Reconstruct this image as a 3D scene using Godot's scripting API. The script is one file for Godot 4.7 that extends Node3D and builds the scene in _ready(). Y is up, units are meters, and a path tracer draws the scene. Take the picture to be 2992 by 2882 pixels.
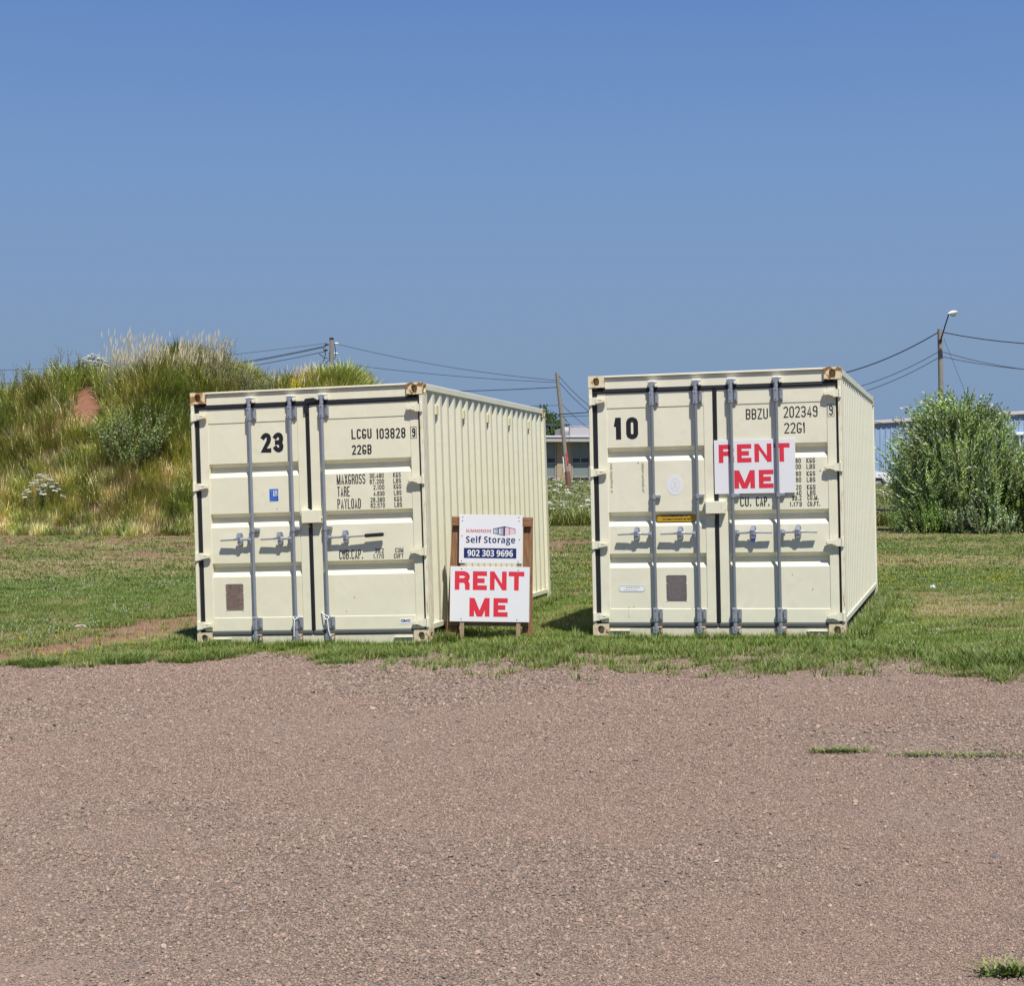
extends Node3D

# ---------------------------------------------------------------- helpers
var rng := RandomNumberGenerator.new()
var M := {}                       # materials
var used := {}
const F := 4847.6                 # focal length in photograph pixels, used to turn measured points into places
const EYE := Vector3(0, 1.6, 0)
const TILT := -0.3594
const UP := Vector3.UP

class Shape:
	var v := PackedVector3Array()
	var n := PackedVector3Array()
	var c := PackedColorArray()
	var col := Color(1, 1, 1)
	func tri(a: Vector3, b: Vector3, d: Vector3) -> void:      # counter-clockwise seen from outside
		var m := (b - a).cross(d - a).normalized()
		v.append(a); v.append(d); v.append(b)
		for i in 3:
			n.append(m); c.append(col)
	func quad(a: Vector3, b: Vector3, d: Vector3, e: Vector3) -> void:
		tri(a, b, d); tri(a, d, e)
	func squad(a: Vector3, b: Vector3, d: Vector3, e: Vector3, na: Vector3, nb: Vector3, nd: Vector3, ne: Vector3) -> void:
		v.append_array(PackedVector3Array([a, d, b, a, e, d]))
		n.append_array(PackedVector3Array([na, nd, nb, na, ne, nd]))
		for i in 6: c.append(col)
	func box(lo: Vector3, hi: Vector3, ch := 0.003) -> void:    # box with chamfered edges
		obox(Transform3D(Basis(), (lo + hi) / 2), (hi - lo) / 2, ch)
	func obox(t: Transform3D, h: Vector3, ch := 0.003) -> void:
		ch = minf(ch, minf(h.x, minf(h.y, h.z)) * 0.45)
		var ax := [t.basis.x, t.basis.y, t.basis.z]
		var hh := [h.x, h.y, h.z]
		var P := func(sx: float, sy: float, sz: float, k: int) -> Vector3:
			var q := [sx, sy, sz]
			var r := t.origin
			for i in 3: r += ax[i] * q[i] * (hh[i] if i == k else hh[i] - ch)
			return r
		for k in 3:
			for s in [-1.0, 1.0]:
				var a := (k + 1) % 3
				var b := (k + 2) % 3
				var pts := []
				for uv in [[-1, -1], [1, -1], [1, 1], [-1, 1]]:
					var q := [0.0, 0.0, 0.0]
					q[k] = s; q[a] = uv[0]; q[b] = uv[1]
					pts.append(P.call(q[0], q[1], q[2], k))
				if s < 0: pts.reverse()
				quad(pts[0], pts[1], pts[2], pts[3])
		if ch < 0.0005: return
		for k in 3:                                             # the twelve edges
			var a := (k + 1) % 3
			var b := (k + 2) % 3
			for sa in [-1.0, 1.0]:
				for sb in [-1.0, 1.0]:
					var q0 := [0.0, 0.0, 0.0]
					var q1 := [0.0, 0.0, 0.0]
					q0[k] = -1.0; q1[k] = 1.0
					q0[a] = sa; q1[a] = sa; q0[b] = sb; q1[b] = sb
					var p0 = P.call(q0[0], q0[1], q0[2], a)
					var p1 = P.call(q1[0], q1[1], q1[2], a)
					var p2 = P.call(q1[0], q1[1], q1[2], b)
					var p3 = P.call(q0[0], q0[1], q0[2], b)
					if sa * sb > 0: quad(p1, p0, p3, p2)
					else: quad(p0, p1, p2, p3)
		for sx in [-1.0, 1.0]:
			for sy in [-1.0, 1.0]:
				for sz in [-1.0, 1.0]:
					var a = P.call(sx, sy, sz, 0)
					var b = P.call(sx, sy, sz, 1)
					var d = P.call(sx, sy, sz, 2)
					if sx * sy * sz > 0: tri(a, b, d)
					else: tri(a, d, b)
	func bar(a: Vector3, b: Vector3, w: float, h: float, ch := 0.002, up := Vector3(0, 0, 1)) -> void:   # a bar from a to b, w across, h along up
		var z := (b - a).normalized()
		var x := up.cross(z).normalized()
		obox(Transform3D(Basis(x, z.cross(x), z), (a + b) / 2), Vector3(w / 2, h / 2, a.distance_to(b) / 2), ch)
	func tube(p: Array, r: Array, k := 10, caps := true) -> void:
		var rings := []
		var norms := []
		var x := Vector3.ZERO
		for i in p.size():
			var t: Vector3 = (p[mini(i + 1, p.size() - 1)] - p[maxi(i - 1, 0)]).normalized()
			if x == Vector3.ZERO: x = (Vector3.UP if absf(t.y) < 0.9 else Vector3.RIGHT).cross(t).normalized()
			x = (x - t * x.dot(t)).normalized()
			var y := t.cross(x)
			var ring := []
			var nn := []
			for j in k:
				var a := TAU * j / k
				var d := x * cos(a) + y * sin(a)
				nn.append(d); ring.append(p[i] + d * r[i])
			rings.append(ring); norms.append(nn)
		for i in p.size() - 1:
			for j in k:
				var l := (j + 1) % k
				squad(rings[i][j], rings[i][l], rings[i + 1][l], rings[i + 1][j], norms[i][j], norms[i][l], norms[i + 1][l], norms[i + 1][j])
		if caps:
			for j in range(1, k - 1):
				tri(rings[0][0], rings[0][j + 1], rings[0][j])
				tri(rings[-1][0], rings[-1][j], rings[-1][j + 1])
	func prism(poly: Array, z0: float, z1: float, t := Transform3D()) -> void:   # convex or simple polygon in xy, counter-clockwise, from z0 to z1
		var pp := PackedVector2Array(poly)
		var idx := Geometry2D.triangulate_polygon(pp)
		for i in range(0, idx.size(), 3):
			var a := pp[idx[i]]
			var b := pp[idx[i + 1]]
			var d := pp[idx[i + 2]]
			if (b - a).cross(d - a) < 0:
				var s := b
				b = d; d = s
			tri(t * Vector3(a.x, a.y, z1), t * Vector3(b.x, b.y, z1), t * Vector3(d.x, d.y, z1))
			tri(t * Vector3(a.x, a.y, z0), t * Vector3(d.x, d.y, z0), t * Vector3(b.x, b.y, z0))
		for i in pp.size():
			var a := pp[i]
			var b := pp[(i + 1) % pp.size()]
			quad(t * Vector3(a.x, a.y, z0), t * Vector3(b.x, b.y, z0), t * Vector3(b.x, b.y, z1), t * Vector3(a.x, a.y, z1))
	func mesh(m: Material) -> ArrayMesh:
		var a := []
		a.resize(Mesh.ARRAY_MAX)
		a[Mesh.ARRAY_VERTEX] = v; a[Mesh.ARRAY_NORMAL] = n; a[Mesh.ARRAY_COLOR] = c
		var r := ArrayMesh.new()
		r.add_surface_from_arrays(Mesh.PRIMITIVE_TRIANGLES, a)
		r.surface_set_material(0, m)
		return r

func numbered(called: String) -> String:
	used[called] = used.get(called, -1) + 1
	return called if used[called] == 0 else "%s_%03d" % [called, used[called]]

func tag(o: Node, label := "", category := "", group := "", kind := "") -> Node:
	if label: o.set_meta("label", label)
	if category: o.set_meta("category", category)
	if group: o.set_meta("group", group)
	if kind: o.set_meta("kind", kind)
	return o

func thing(called: String, label: String, category: String, at := Vector3.ZERO, turn := Vector3.ZERO, group := "") -> Node3D:
	var o := Node3D.new()
	o.name = numbered(called)
	add_child(o)
	o.position = at; o.rotation_degrees = turn
	tag(o, label, category, group)
	return o

func build(s: Shape, called: String, m: Material, parent: Node = self, label := "") -> MeshInstance3D:
	var o := MeshInstance3D.new()
	o.mesh = s.mesh(m)
	put(o, called, parent)
	if label: o.set_meta("label", label)
	return o

func put(o: Node, called: String, parent: Node) -> void:
	var base := called
	var k := 0
	if parent == self:
		base = numbered(called)
	else:
		while parent.has_node(NodePath(base)):
			k += 1
			base = "%s_%03d" % [called, k]
	o.name = base
	parent.add_child(o, true)

func scatter(called: String, mesh: Mesh, where: Array, colors: Array, parent: Node = self) -> MultiMeshInstance3D:
	var mm := MultiMesh.new()
	mm.transform_format = MultiMesh.TRANSFORM_3D
	mm.use_colors = true
	mm.mesh = mesh
	mm.instance_count = where.size()
	for i in where.size():
		mm.set_instance_transform(i, where[i])
		mm.set_instance_color(i, colors[i])
	var o := MultiMeshInstance3D.new()
	o.multimesh = mm
	put(o, called, parent)
	o.set_meta("kind", "stuff")
	return o

func rf(a: float, b: float) -> float: return rng.randf_range(a, b)

func lin(r: float, g: float, b: float) -> Color:              # a linear base colour as the sRGB that albedo_color wants
	return Color(r, g, b).linear_to_srgb()

func paint(r: float, g: float, b: float, rough := 0.5, metal := 0.0) -> StandardMaterial3D:
	var m := StandardMaterial3D.new()
	m.albedo_color = lin(r, g, b); m.roughness = rough; m.metallic = metal
	return m

func noise_tex(freq: float, stops: Array, seed_: int, size := 512, kind := FastNoiseLite.TYPE_SIMPLEX_SMOOTH, oct := 4, ret := FastNoiseLite.RETURN_DISTANCE) -> NoiseTexture2D:
	var fn := FastNoiseLite.new()
	fn.noise_type = kind; fn.frequency = freq; fn.seed = seed_; fn.fractal_octaves = oct
	fn.cellular_return_type = ret
	if kind == FastNoiseLite.TYPE_CELLULAR: fn.fractal_type = FastNoiseLite.FRACTAL_NONE
	var t := NoiseTexture2D.new()
	t.width = size; t.height = size; t.seamless = kind != FastNoiseLite.TYPE_CELLULAR; t.noise = fn
	if stops.size():
		var gr := Gradient.new()
		gr.offsets = PackedFloat32Array(stops.map(func(s): return s[0]))
		gr.colors = PackedColorArray(stops.map(func(s): return s[1]))
		t.color_ramp = gr
	return t

func tri_map(m: StandardMaterial3D, scale: float, world := false) -> StandardMaterial3D:
	m.uv1_triplanar = true; m.uv1_world_triplanar = world
	m.uv1_scale = Vector3.ONE * scale
	return m

func vcol(rough := 0.6, back := Color(0, 0, 0)) -> StandardMaterial3D:
	var m := StandardMaterial3D.new()
	m.vertex_color_use_as_albedo = true; m.roughness = rough
	if back != Color(0, 0, 0):
		m.backlight_enabled = true; m.backlight = back
	m.cull_mode = BaseMaterial3D.CULL_DISABLED
	return m

func at(px: float, py: float, d: float) -> Vector3:           # the place d metres away that was measured at that point of the photograph
	var y := (1441 - py) / F
	var a := deg_to_rad(TILT)
	var r := Vector3((px - 1496) / F, y * cos(a) + sin(a), y * sin(a) - cos(a))
	return EYE + r * (d / -r.z)

func lerp_table(t: Array, x: float) -> float:
	if x <= t[0][0]: return t[0][1]
	for i in t.size() - 1:
		if x <= t[i + 1][0]:
			return lerpf(t[i][1], t[i + 1][1], smoothstep(t[i][0], t[i + 1][0], x))
	return t[-1][1]

# ---------------------------------------------------------------- terrain
var n1 := FastNoiseLite.new()
var n2 := FastNoiseLite.new()
var n3 := FastNoiseLite.new()
const RIDGE := [[-40.0, 2.8], [-24.0, 3.3], [-19.0, 3.4], [-16.7, 3.95], [-14.0, 4.65], [-11.5, 5.15], [-9.6, 4.95], [-8.3, 4.35], [-7.0, 4.6], [-5.6, 4.75], [-4.7, 4.1], [-3.5, 2.0], [-1.6, 0.0]]
const EDGE := [[-9.0, 14.6], [-6.0, 15.0], [-4.8, 15.2], [-3.5, 15.6], [-2.5, 16.0], [-1.6, 15.75], [-0.6, 16.1], [0.0, 16.0], [1.6, 15.5], [3.2, 14.7], [4.0, 13.6], [4.8, 12.8], [6.0, 12.4], [9.0, 12.0]]
const PATH := [Vector2(-9, 14.7), Vector2(-6, 15.8), Vector2(-4.95, 16.5), Vector2(-4.35, 18.2), Vector2(-3.9, 20.2), Vector2(-3.0, 21.8), Vector2(-1, 23.0), Vector2(0.9, 23.6), Vector2(2.5, 24.0), Vector2(4, 26)]

func mound(x: float, d: float) -> float:
	if x > -0.5 or d < 47 or d > 70: return 0.0
	var dd := d + n1.get_noise_2d(x * 9.0, 40.0) * 1.6
	var k := smoothstep(48.4, 55.5, dd) * (1.0 - smoothstep(60.0, 68.0, dd))
	return lerp_table(RIDGE, x) * k * (1.0 + 0.2 * n1.get_noise_2d(x * 22.0, d * 22.0))

func gh(x: float, z: float) -> float:
	var d := -z
	var s := 1.0 - 0.5 * smoothstep(17.0, 23.0, d) - 0.5 * smoothstep(23.0, 42.0, d)
	s *= 0.35 + 0.65 * smoothstep(3.0, 13.0, d)
	var h := (0.0 + 0.030 * 7.0 * tanh(x / 7.0)) * s
	h += 1.28 * smoothstep(55.0, 112.0, d)
	h += 0.02 * n1.get_noise_2d(x * 12.0, d * 12.0) * smoothstep(16.0, 26.0, d)
	return h + mound(x, d)

func edge(x: float) -> float:
	return lerp_table(EDGE, x) + 0.42 * n2.get_noise_2d(x * 34.0, 0.0) + 0.25 * n3.get_noise_2d(x * 150.0, 3.0)

func path_near(x: float, d: float) -> float:
	var p := Vector2(x, d)
	var best := 1e9
	for i in PATH.size() - 1:
		best = minf(best, p.distance_to(Geometry2D.get_closest_point_to_segment(p, PATH[i], PATH[i + 1])))
	return best + 0.25 * n2.get_noise_2d(x * 30.0, d * 30.0)

func bare(x: float, d: float) -> float:                       # 0 grass .. 1 bare red soil
	var b := 1.0 - smoothstep(0.30, 0.62, path_near(x, d)) if d < 28 else 0.0
	var w := smoothstep(27.0, 34.0, d) * (1.0 - smoothstep(47.0, 52.0, d)) * (1.0 - smoothstep(2.0, 9.0, x))
	b = maxf(b, w * smoothstep(0.0, 0.42, n2.get_noise_2d(x * 17.0 + 70.0, d * 13.0) + 0.34 * smoothstep(34.0, 43.0, d) + 0.16 * n3.get_noise_2d(x * 50.0, d * 40.0)) * 0.9)
	return b

func dry(x: float, d: float) -> float:                        # 0 lush .. 1 straw
	var k := 0.46 + 0.75 * n2.get_noise_2d(x * 6.0 - 30.0, d * 6.0) + 0.4 * n3.get_noise_2d(x * 20.0, d * 20.0)
	k += 0.22 * exp(-pow((x - 5.3) / 1.3, 2) - pow((d - 19.8) / 2.6, 2)) + 0.5 * n3.get_noise_2d(x * 45.0, d * 25.0)
	k += 0.10 * smoothstep(27.0, 40.0, d)
	k -= 0.45 * exp(-pow((d - 16.8) / 1.4, 2)) * smoothstep(-5.6, -3.0, x) * (1.0 - smoothstep(3.4, 4.4, x))
	k -= 0.3 * exp(-pow((d - 25.0) / 2.5, 2))
	return clampf(k, 0.0, 1.0)

func slide(x: float, m: float, d: float) -> float:           # distance from the middle of the red slide near the mound's top
	return Vector2((x + 13.85) * 0.85 + 0.25 * (m - 4.0), (m - 4.0) * 0.8).length() + 0.45 * n2.get_noise_2d(x * 70.0, d * 70.0)

func hit(px: float, py: float) -> Vector3:                    # where a point measured in the photograph meets the ground
	var a := at(px, py, 1.0) - EYE
	var d := 4.0
	while d < 130.0:
		var p := EYE + a * d
		if p.y <= gh(p.x, p.z): return Vector3(p.x, gh(p.x, p.z), p.z)
		d += 0.05
	return EYE + a * 130.0

var boxes := []                                               # container footprints: inverse transforms

func inside_container(p: Vector3, grow := 0.0) -> bool:
	for b in boxes:
		var q: Vector3 = b * p
		if q.x > -grow and q.x < 2.48 + grow and q.z < grow and q.z > -6.06 - grow: return true
	return false

func front_of(p: Vector3) -> bool:
	for b in boxes:
		var q: Vector3 = b * p
		if q.z > -0.02 and q.x > -0.1 and q.x < 2.5: return true
	return false

func container_gap(p: Vector3) -> float:
	var best := 9.0
	for b in boxes:
		var q: Vector3 = b * p
		var dx := maxf(maxf(-q.x, q.x - 2.48), 0.0)
		var dz := maxf(maxf(q.z, -6.06 - q.z), 0.0)
		best = minf(best, Vector2(dx, dz).length())
	return best

# ---------------------------------------------------------------- lettering
const GLYPH := {
	"0": ["10 30 41 47 38 18 07 01 10"], "1": ["06 18 28 20"], "2": ["07 18 38 47 45 00 40"], "3": ["07 18 38 47 45 34 14", "34 43 41 30 10 01"],
	"4": ["30 38 02 42"], "5": ["48 08 05 35 44 41 30 10 01"], "6": ["47 38 18 07 01 10 30 41 44 35 05"], "7": ["08 48 10"],
	"8": ["14 05 07 18 38 47 45 34 14", "14 03 01 10 30 41 43 34"], "9": ["01 10 30 41 47 38 18 07 05 14 44"],
	"A": ["00 28 40", "12 32"], "B": ["00 08 38 47 45 34 04", "34 43 41 30 00"], "C": ["47 38 18 07 01 10 30 41"], "D": ["00 08 28 47 41 20 00"],
	"E": ["08 00", "08 48", "00 40", "04 34"], "F": ["48 08 00", "04 34"], "G": ["47 38 18 07 01 10 30 41 43 23"], "I": ["20 28"], "K": ["00 08", "48 04 40"],
	"L": ["08 00 40"], "M": ["00 08", "40 48", "d08 20", "d48 20"], "N": ["00 08", "40 48", "d08 40"], "O": ["10 30 41 47 38 18 07 01 10"], "P": ["00 08 38 47 45 34 04"],
	"R": ["00 08 38 47 45 34 04", "34 43 40"], "S": ["47 38 18 07 05 14 34 43 41 30 10 01"], "T": ["08 48", "28 20"], "U": ["08 01 10 30 41 48"],
	"X": ["00 48", "08 40"], "Y": ["08 24 48", "24 20"], "Z": ["08 48 00 40"], ".": ["20 21"],
}
func glyph(s: Shape, ch: String, x0: float, y0: float, x1: float, y1: float, w: float, z: float, zk := 0.00015) -> void:
	var k := 0
	var ix := w / 2
	for st in GLYPH[ch]:
		var diag: bool = st.begins_with("d")
		var pts := []
		for t in (st.substr(1) if diag else st).split(" "):
			var u := float(t[0]) / 4.0
			var v := float(t[1]) / 8.0
			pts.append(Vector2(lerpf(x0 + ix, x1 - ix, u), lerpf(y0 + ix, y1 - ix, v)))
		var zz := z + zk * k
		k += 1
		if diag:
			var e := w * (0.56 if x1 - x0 > w * 4.2 else 0.40)
			var a: Vector2 = pts[0]
			var b: Vector2 = pts[1]
			a.y = y1; b.y = y0
			var q := [Vector3(a.x - e, a.y, zz), Vector3(b.x - e, b.y, zz), Vector3(b.x + e, b.y, zz), Vector3(a.x + e, a.y, zz)]
			s.quad(q[0], q[1], q[2], q[3])
			continue
		var closed: bool = pts[0].is_equal_approx(pts[-1])
		if not closed:                                        # ends run out to the full height of the letter
			for e in [0, -1]:
				var nb: Vector2 = pts[1] if e == 0 else pts[-2]
				pts[e] += (pts[e] - nb).normalized() * w / 2
		pts = rounded(pts, closed)
		var L := []
		var Rr := []
		for i in pts.size():
			var t0: Vector2 = pts[i] - (pts[i - 1] if i > 0 else (pts[-2] if closed else pts[i] - (pts[1] - pts[0])))
			var t1: Vector2 = (pts[i + 1] if i < pts.size() - 1 else (pts[1] if closed else pts[i] + t0)) - pts[i]
			var na := t0.normalized().orthogonal()
			var nb := t1.normalized().orthogonal()
			var m := (na + nb).normalized()
			m *= minf(1.0 / maxf(m.dot(na), 0.3), 1.7) * w / 2
			L.append(pts[i] + m); Rr.append(pts[i] - m)
		for i in pts.size() - 1:
			zz += 0.00003
			var a := Vector3(L[i].x, L[i].y, zz)
			var b := Vector3(L[i + 1].x, L[i + 1].y, zz)
			var c := Vector3(Rr[i + 1].x, Rr[i + 1].y, zz)
			var d := Vector3(Rr[i].x, Rr[i].y, zz)
			if (b - a).cross(c - a).z > 0: s.quad(a, b, c, d)
			else: s.quad(a, d, c, b)

func rounded(p: Array, closed: bool) -> Array:                # blunt bends are eased, sharp corners stay
	var r := []
	var n := p.size() - (1 if closed else 0)
	for i in n:
		if not closed and (i == 0 or i == n - 1):
			r.append(p[i])
			continue
		var a: Vector2 = p[(i - 1 + n) % n] - p[i]
		var b: Vector2 = p[(i + 1) % n] - p[i]
		if a.angle_to(-b) == 0.0 or absf(a.angle_to(-b)) > 1.3:
			r.append(p[i])
			continue
		var c := 0.38 * minf(a.length(), b.length())
		r.append(p[i] + a.normalized() * c)
		r.append(p[i] + b.normalized() * c)
	if closed: r.append(r[0])
	return r

func write(s: Shape, text: String, x0: float, y1: float, x1: float, y0: float, w: float, z: float) -> void:   # text fitted between x0 and x1, y0 and y1
	var units := 0.0
	for ch in text: units += 0.45 if ch in ".1I" else (1.3 if ch == "M" else 1.0)
	var gap := 0.24
	units += gap * (text.length() - 1)
	var u := (x1 - x0) / units
	var x := x0
	for ch in text:
		var cw := u * (0.45 if ch in ".1I" else (1.3 if ch == "M" else 1.0))
		if ch != " ": glyph(s, ch, x, y0, x + cw, y1, w, z)
		x += cw + gap * u

func words(text: String, x0: float, y0: float, x1: float, h: float, m: Material, called: String, parent: Node, z: float, heavy := true) -> void:   # lettering in a type face, h high from baseline box, x0..x1 wide
	var f := SystemFont.new()
	f.font_names = PackedStringArray(["Droid Sans"])
	f.font_weight = 700 if heavy else 400
	var t := TextMesh.new()
	t.text = text; t.font = f; t.font_size = 64; t.pixel_size = 0.01; t.depth = 0.02
	t.material = m
	var b := t.get_aabb()
	var o := MeshInstance3D.new()
	o.mesh = t
	var sx := (x1 - x0) / maxf(b.size.x, 0.01)
	var sy := h / maxf(b.size.y, 0.01)
	o.scale = Vector3(sx, sy, 0.05)
	o.position = Vector3(x0 - b.position.x * sx, y0 - b.position.y * sy, z)
	put(o, called, parent)

func print_tex(w: int, h: int, base: Color, ink: Color, rows: int, seed_: int, frame := false) -> StandardMaterial3D:   # rows of print too small to read
	var im := Image.create(w, h, false, Image.FORMAT_RGB8)
	im.fill(base)
	var r := RandomNumberGenerator.new()
	r.seed = seed_
	for i in rows:
		var y := int(h * (0.06 + 0.9 * i / rows))
		var x := int(w * r.randf_range(0.06, 0.16))
		var stop := w * r.randf_range(0.6, 0.95)
		while x < stop:
			var l := r.randi_range(2, maxi(3, w / 9))
			im.fill_rect(Rect2i(x, y, mini(l, w - x), maxi(1, int(h * 0.4 / rows))), base.lerp(ink, r.randf_range(0.4, 1.0)))
			x += l + r.randi_range(1, 4)
	if frame:
		for q in [Rect2i(0, 0, w, 2), Rect2i(0, h - 2, w, 2), Rect2i(0, 0, 2, h), Rect2i(w - 2, 0, 2, h)]: im.fill_rect(q, ink)
	var m := StandardMaterial3D.new()
	m.albedo_texture = ImageTexture.create_from_image(im)
	m.roughness = 0.45
	return m

func sheet(called: String, m: Material, lo: Vector2, hi: Vector2, z: float, parent: Node, label := "") -> MeshInstance3D:     # a flat printed plate with its own uv
	var st := SurfaceTool.new()
	st.begin(Mesh.PRIMITIVE_TRIANGLES)
	for q in [[0, 0], [1, 1], [1, 0], [0, 0], [0, 1], [1, 1]]:
		st.set_normal(Vector3(0, 0, 1))
		st.set_uv(Vector2(q[0], 1 - q[1]))
		st.add_vertex(Vector3(lerpf(lo.x, hi.x, q[0]), lerpf(lo.y, hi.y, q[1]), z))
	var o := MeshInstance3D.new()
	o.mesh = st.commit()
	o.mesh.surface_set_material(0, m)
	put(o, called, parent)
	if label: o.set_meta("label", label)
	return o

# ---------------------------------------------------------------- shipping containers
const CW := 2.48
const CH := 2.591
const CL := 6.058
const DZ := -0.03                 # plane of the doors

func casting_face(s: Shape, o: Vector3, ax: Vector3, ay: Vector3, w: float, h: float, hx: float, hy: float) -> void:   # one face of a corner casting, pierced by an oval hole; ax, ay unit axes
	var nn := ax.cross(ay)
	var k := 24
	var outer := []
	var inner := []
	for i in k:
		var a := TAU * (i + 0.5) / k
		var c := Vector2(cos(a), sin(a))
		var q := c * minf((w / 2) / maxf(absf(c.x), 1e-6), (h / 2) / maxf(absf(c.y), 1e-6))
		outer.append(o + ax * q.x + ay * q.y)
		var e := Vector2(signf(c.x) * pow(absf(c.x), 0.75) * hx, signf(c.y) * pow(absf(c.y), 0.75) * hy)
		inner.append(o + ax * e.x + ay * e.y)
	for i in k:
		var l := (i + 1) % k
		s.quad(inner[i], outer[i], outer[l], inner[l])
		s.quad(inner[i], inner[l], inner[l] - nn * 0.028, inner[i] - nn * 0.028)
	for cx in [[-1, -1], [1, -1], [1, 1], [-1, 1]]:           # the corners that the ring leaves open
		var corner: Vector3 = o + ax * cx[0] * w / 2 + ay * cx[1] * h / 2
		var best := []
		for i in k: best.append([corner.distance_to(outer[i]), i])
		best.sort()
		var a: Vector3 = outer[best[0][1]]
		var b: Vector3 = outer[best[1][1]]
		if (a - corner).cross(b - corner).dot(nn) > 0: s.tri(corner, a, b)
		else: s.tri(corner, b, a)

func casting(parent: Node, right: bool, top: bool, front: bool, m: Material, hole: Material) -> void:
	var s := Shape.new()
	var x0 := CW - 0.162 if right else 0.0
	var y0 := CH - 0.118 if top else 0.0
	var z0 := -0.178 if front else -CL
	var x1 := x0 + 0.162
	var y1 := y0 + 0.118
	var z1 := z0 + 0.178
	var c := Vector3((x0 + x1) / 2, (y0 + y1) / 2, (z0 + z1) / 2)
	casting_face(s, Vector3(c.x, c.y, z1), Vector3.RIGHT, UP, 0.162, 0.118, 0.032, 0.040)
	casting_face(s, Vector3(x1, c.y, c.z), Vector3.FORWARD, UP, 0.178, 0.118, 0.040, 0.036)
	s.quad(Vector3(x0, y0, z0), Vector3(x0, y0, z1), Vector3(x0, y1, z1), Vector3(x0, y1, z0))
	s.quad(Vector3(x0, y1, z1), Vector3(x1, y1, z1), Vector3(x1, y1, z0), Vector3(x0, y1, z0))
	s.quad(Vector3(x0, y0, z0), Vector3(x1, y0, z0), Vector3(x1, y0, z1), Vector3(x0, y0, z1))
	s.quad(Vector3(x1, y0, z0), Vector3(x0, y0, z0), Vector3(x0, y1, z0), Vector3(x1, y1, z0))
	var o := build(s, "corner_casting", m, parent)
	var inner := Shape.new()
	inner.box(Vector3(x0 + 0.012, y0 + 0.012, z0 + 0.012), Vector3(x1 - 0.06, y1 - 0.012, z1 - 0.06), 0.002)
	build(inner, "casting_hollow", hole, o)

func hinge_shape(right: bool, y: float) -> Shape:
	var s := Shape.new()
	var t := Transform3D(Basis(), Vector3(0, y, 0))
	if right: t = Transform3D(Basis(Vector3(0, 0, 1), PI), Vector3(CW, y, 0))
	s.prism([Vector2(0.012, -0.038), Vector2(0.10, -0.036), Vector2(0.172, -0.016), Vector2(0.172, 0.022), Vector2(0.10, 0.037), Vector2(0.012, 0.038)], -0.012, 0.010, t)
	s.prism([Vector2(0.075, -0.026), Vector2(0.165, -0.010), Vector2(0.165, 0.014), Vector2(0.075, 0.026)], 0.010, 0.018, t)
	s.tube([t * Vector3(0.016, -0.042, 0.004), t * Vector3(0.016, 0.042, 0.004)], [0.015, 0.015], 10)
	s.box(t * Vector3(0.105, 0.008, 0.018) if not right else t * Vector3(0.135, 0.014, 0.018), (t * Vector3(0.135, 0.014, 0.022)) if not right else t * Vector3(0.105, 0.008, 0.022), 0.001)
	return s

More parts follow.
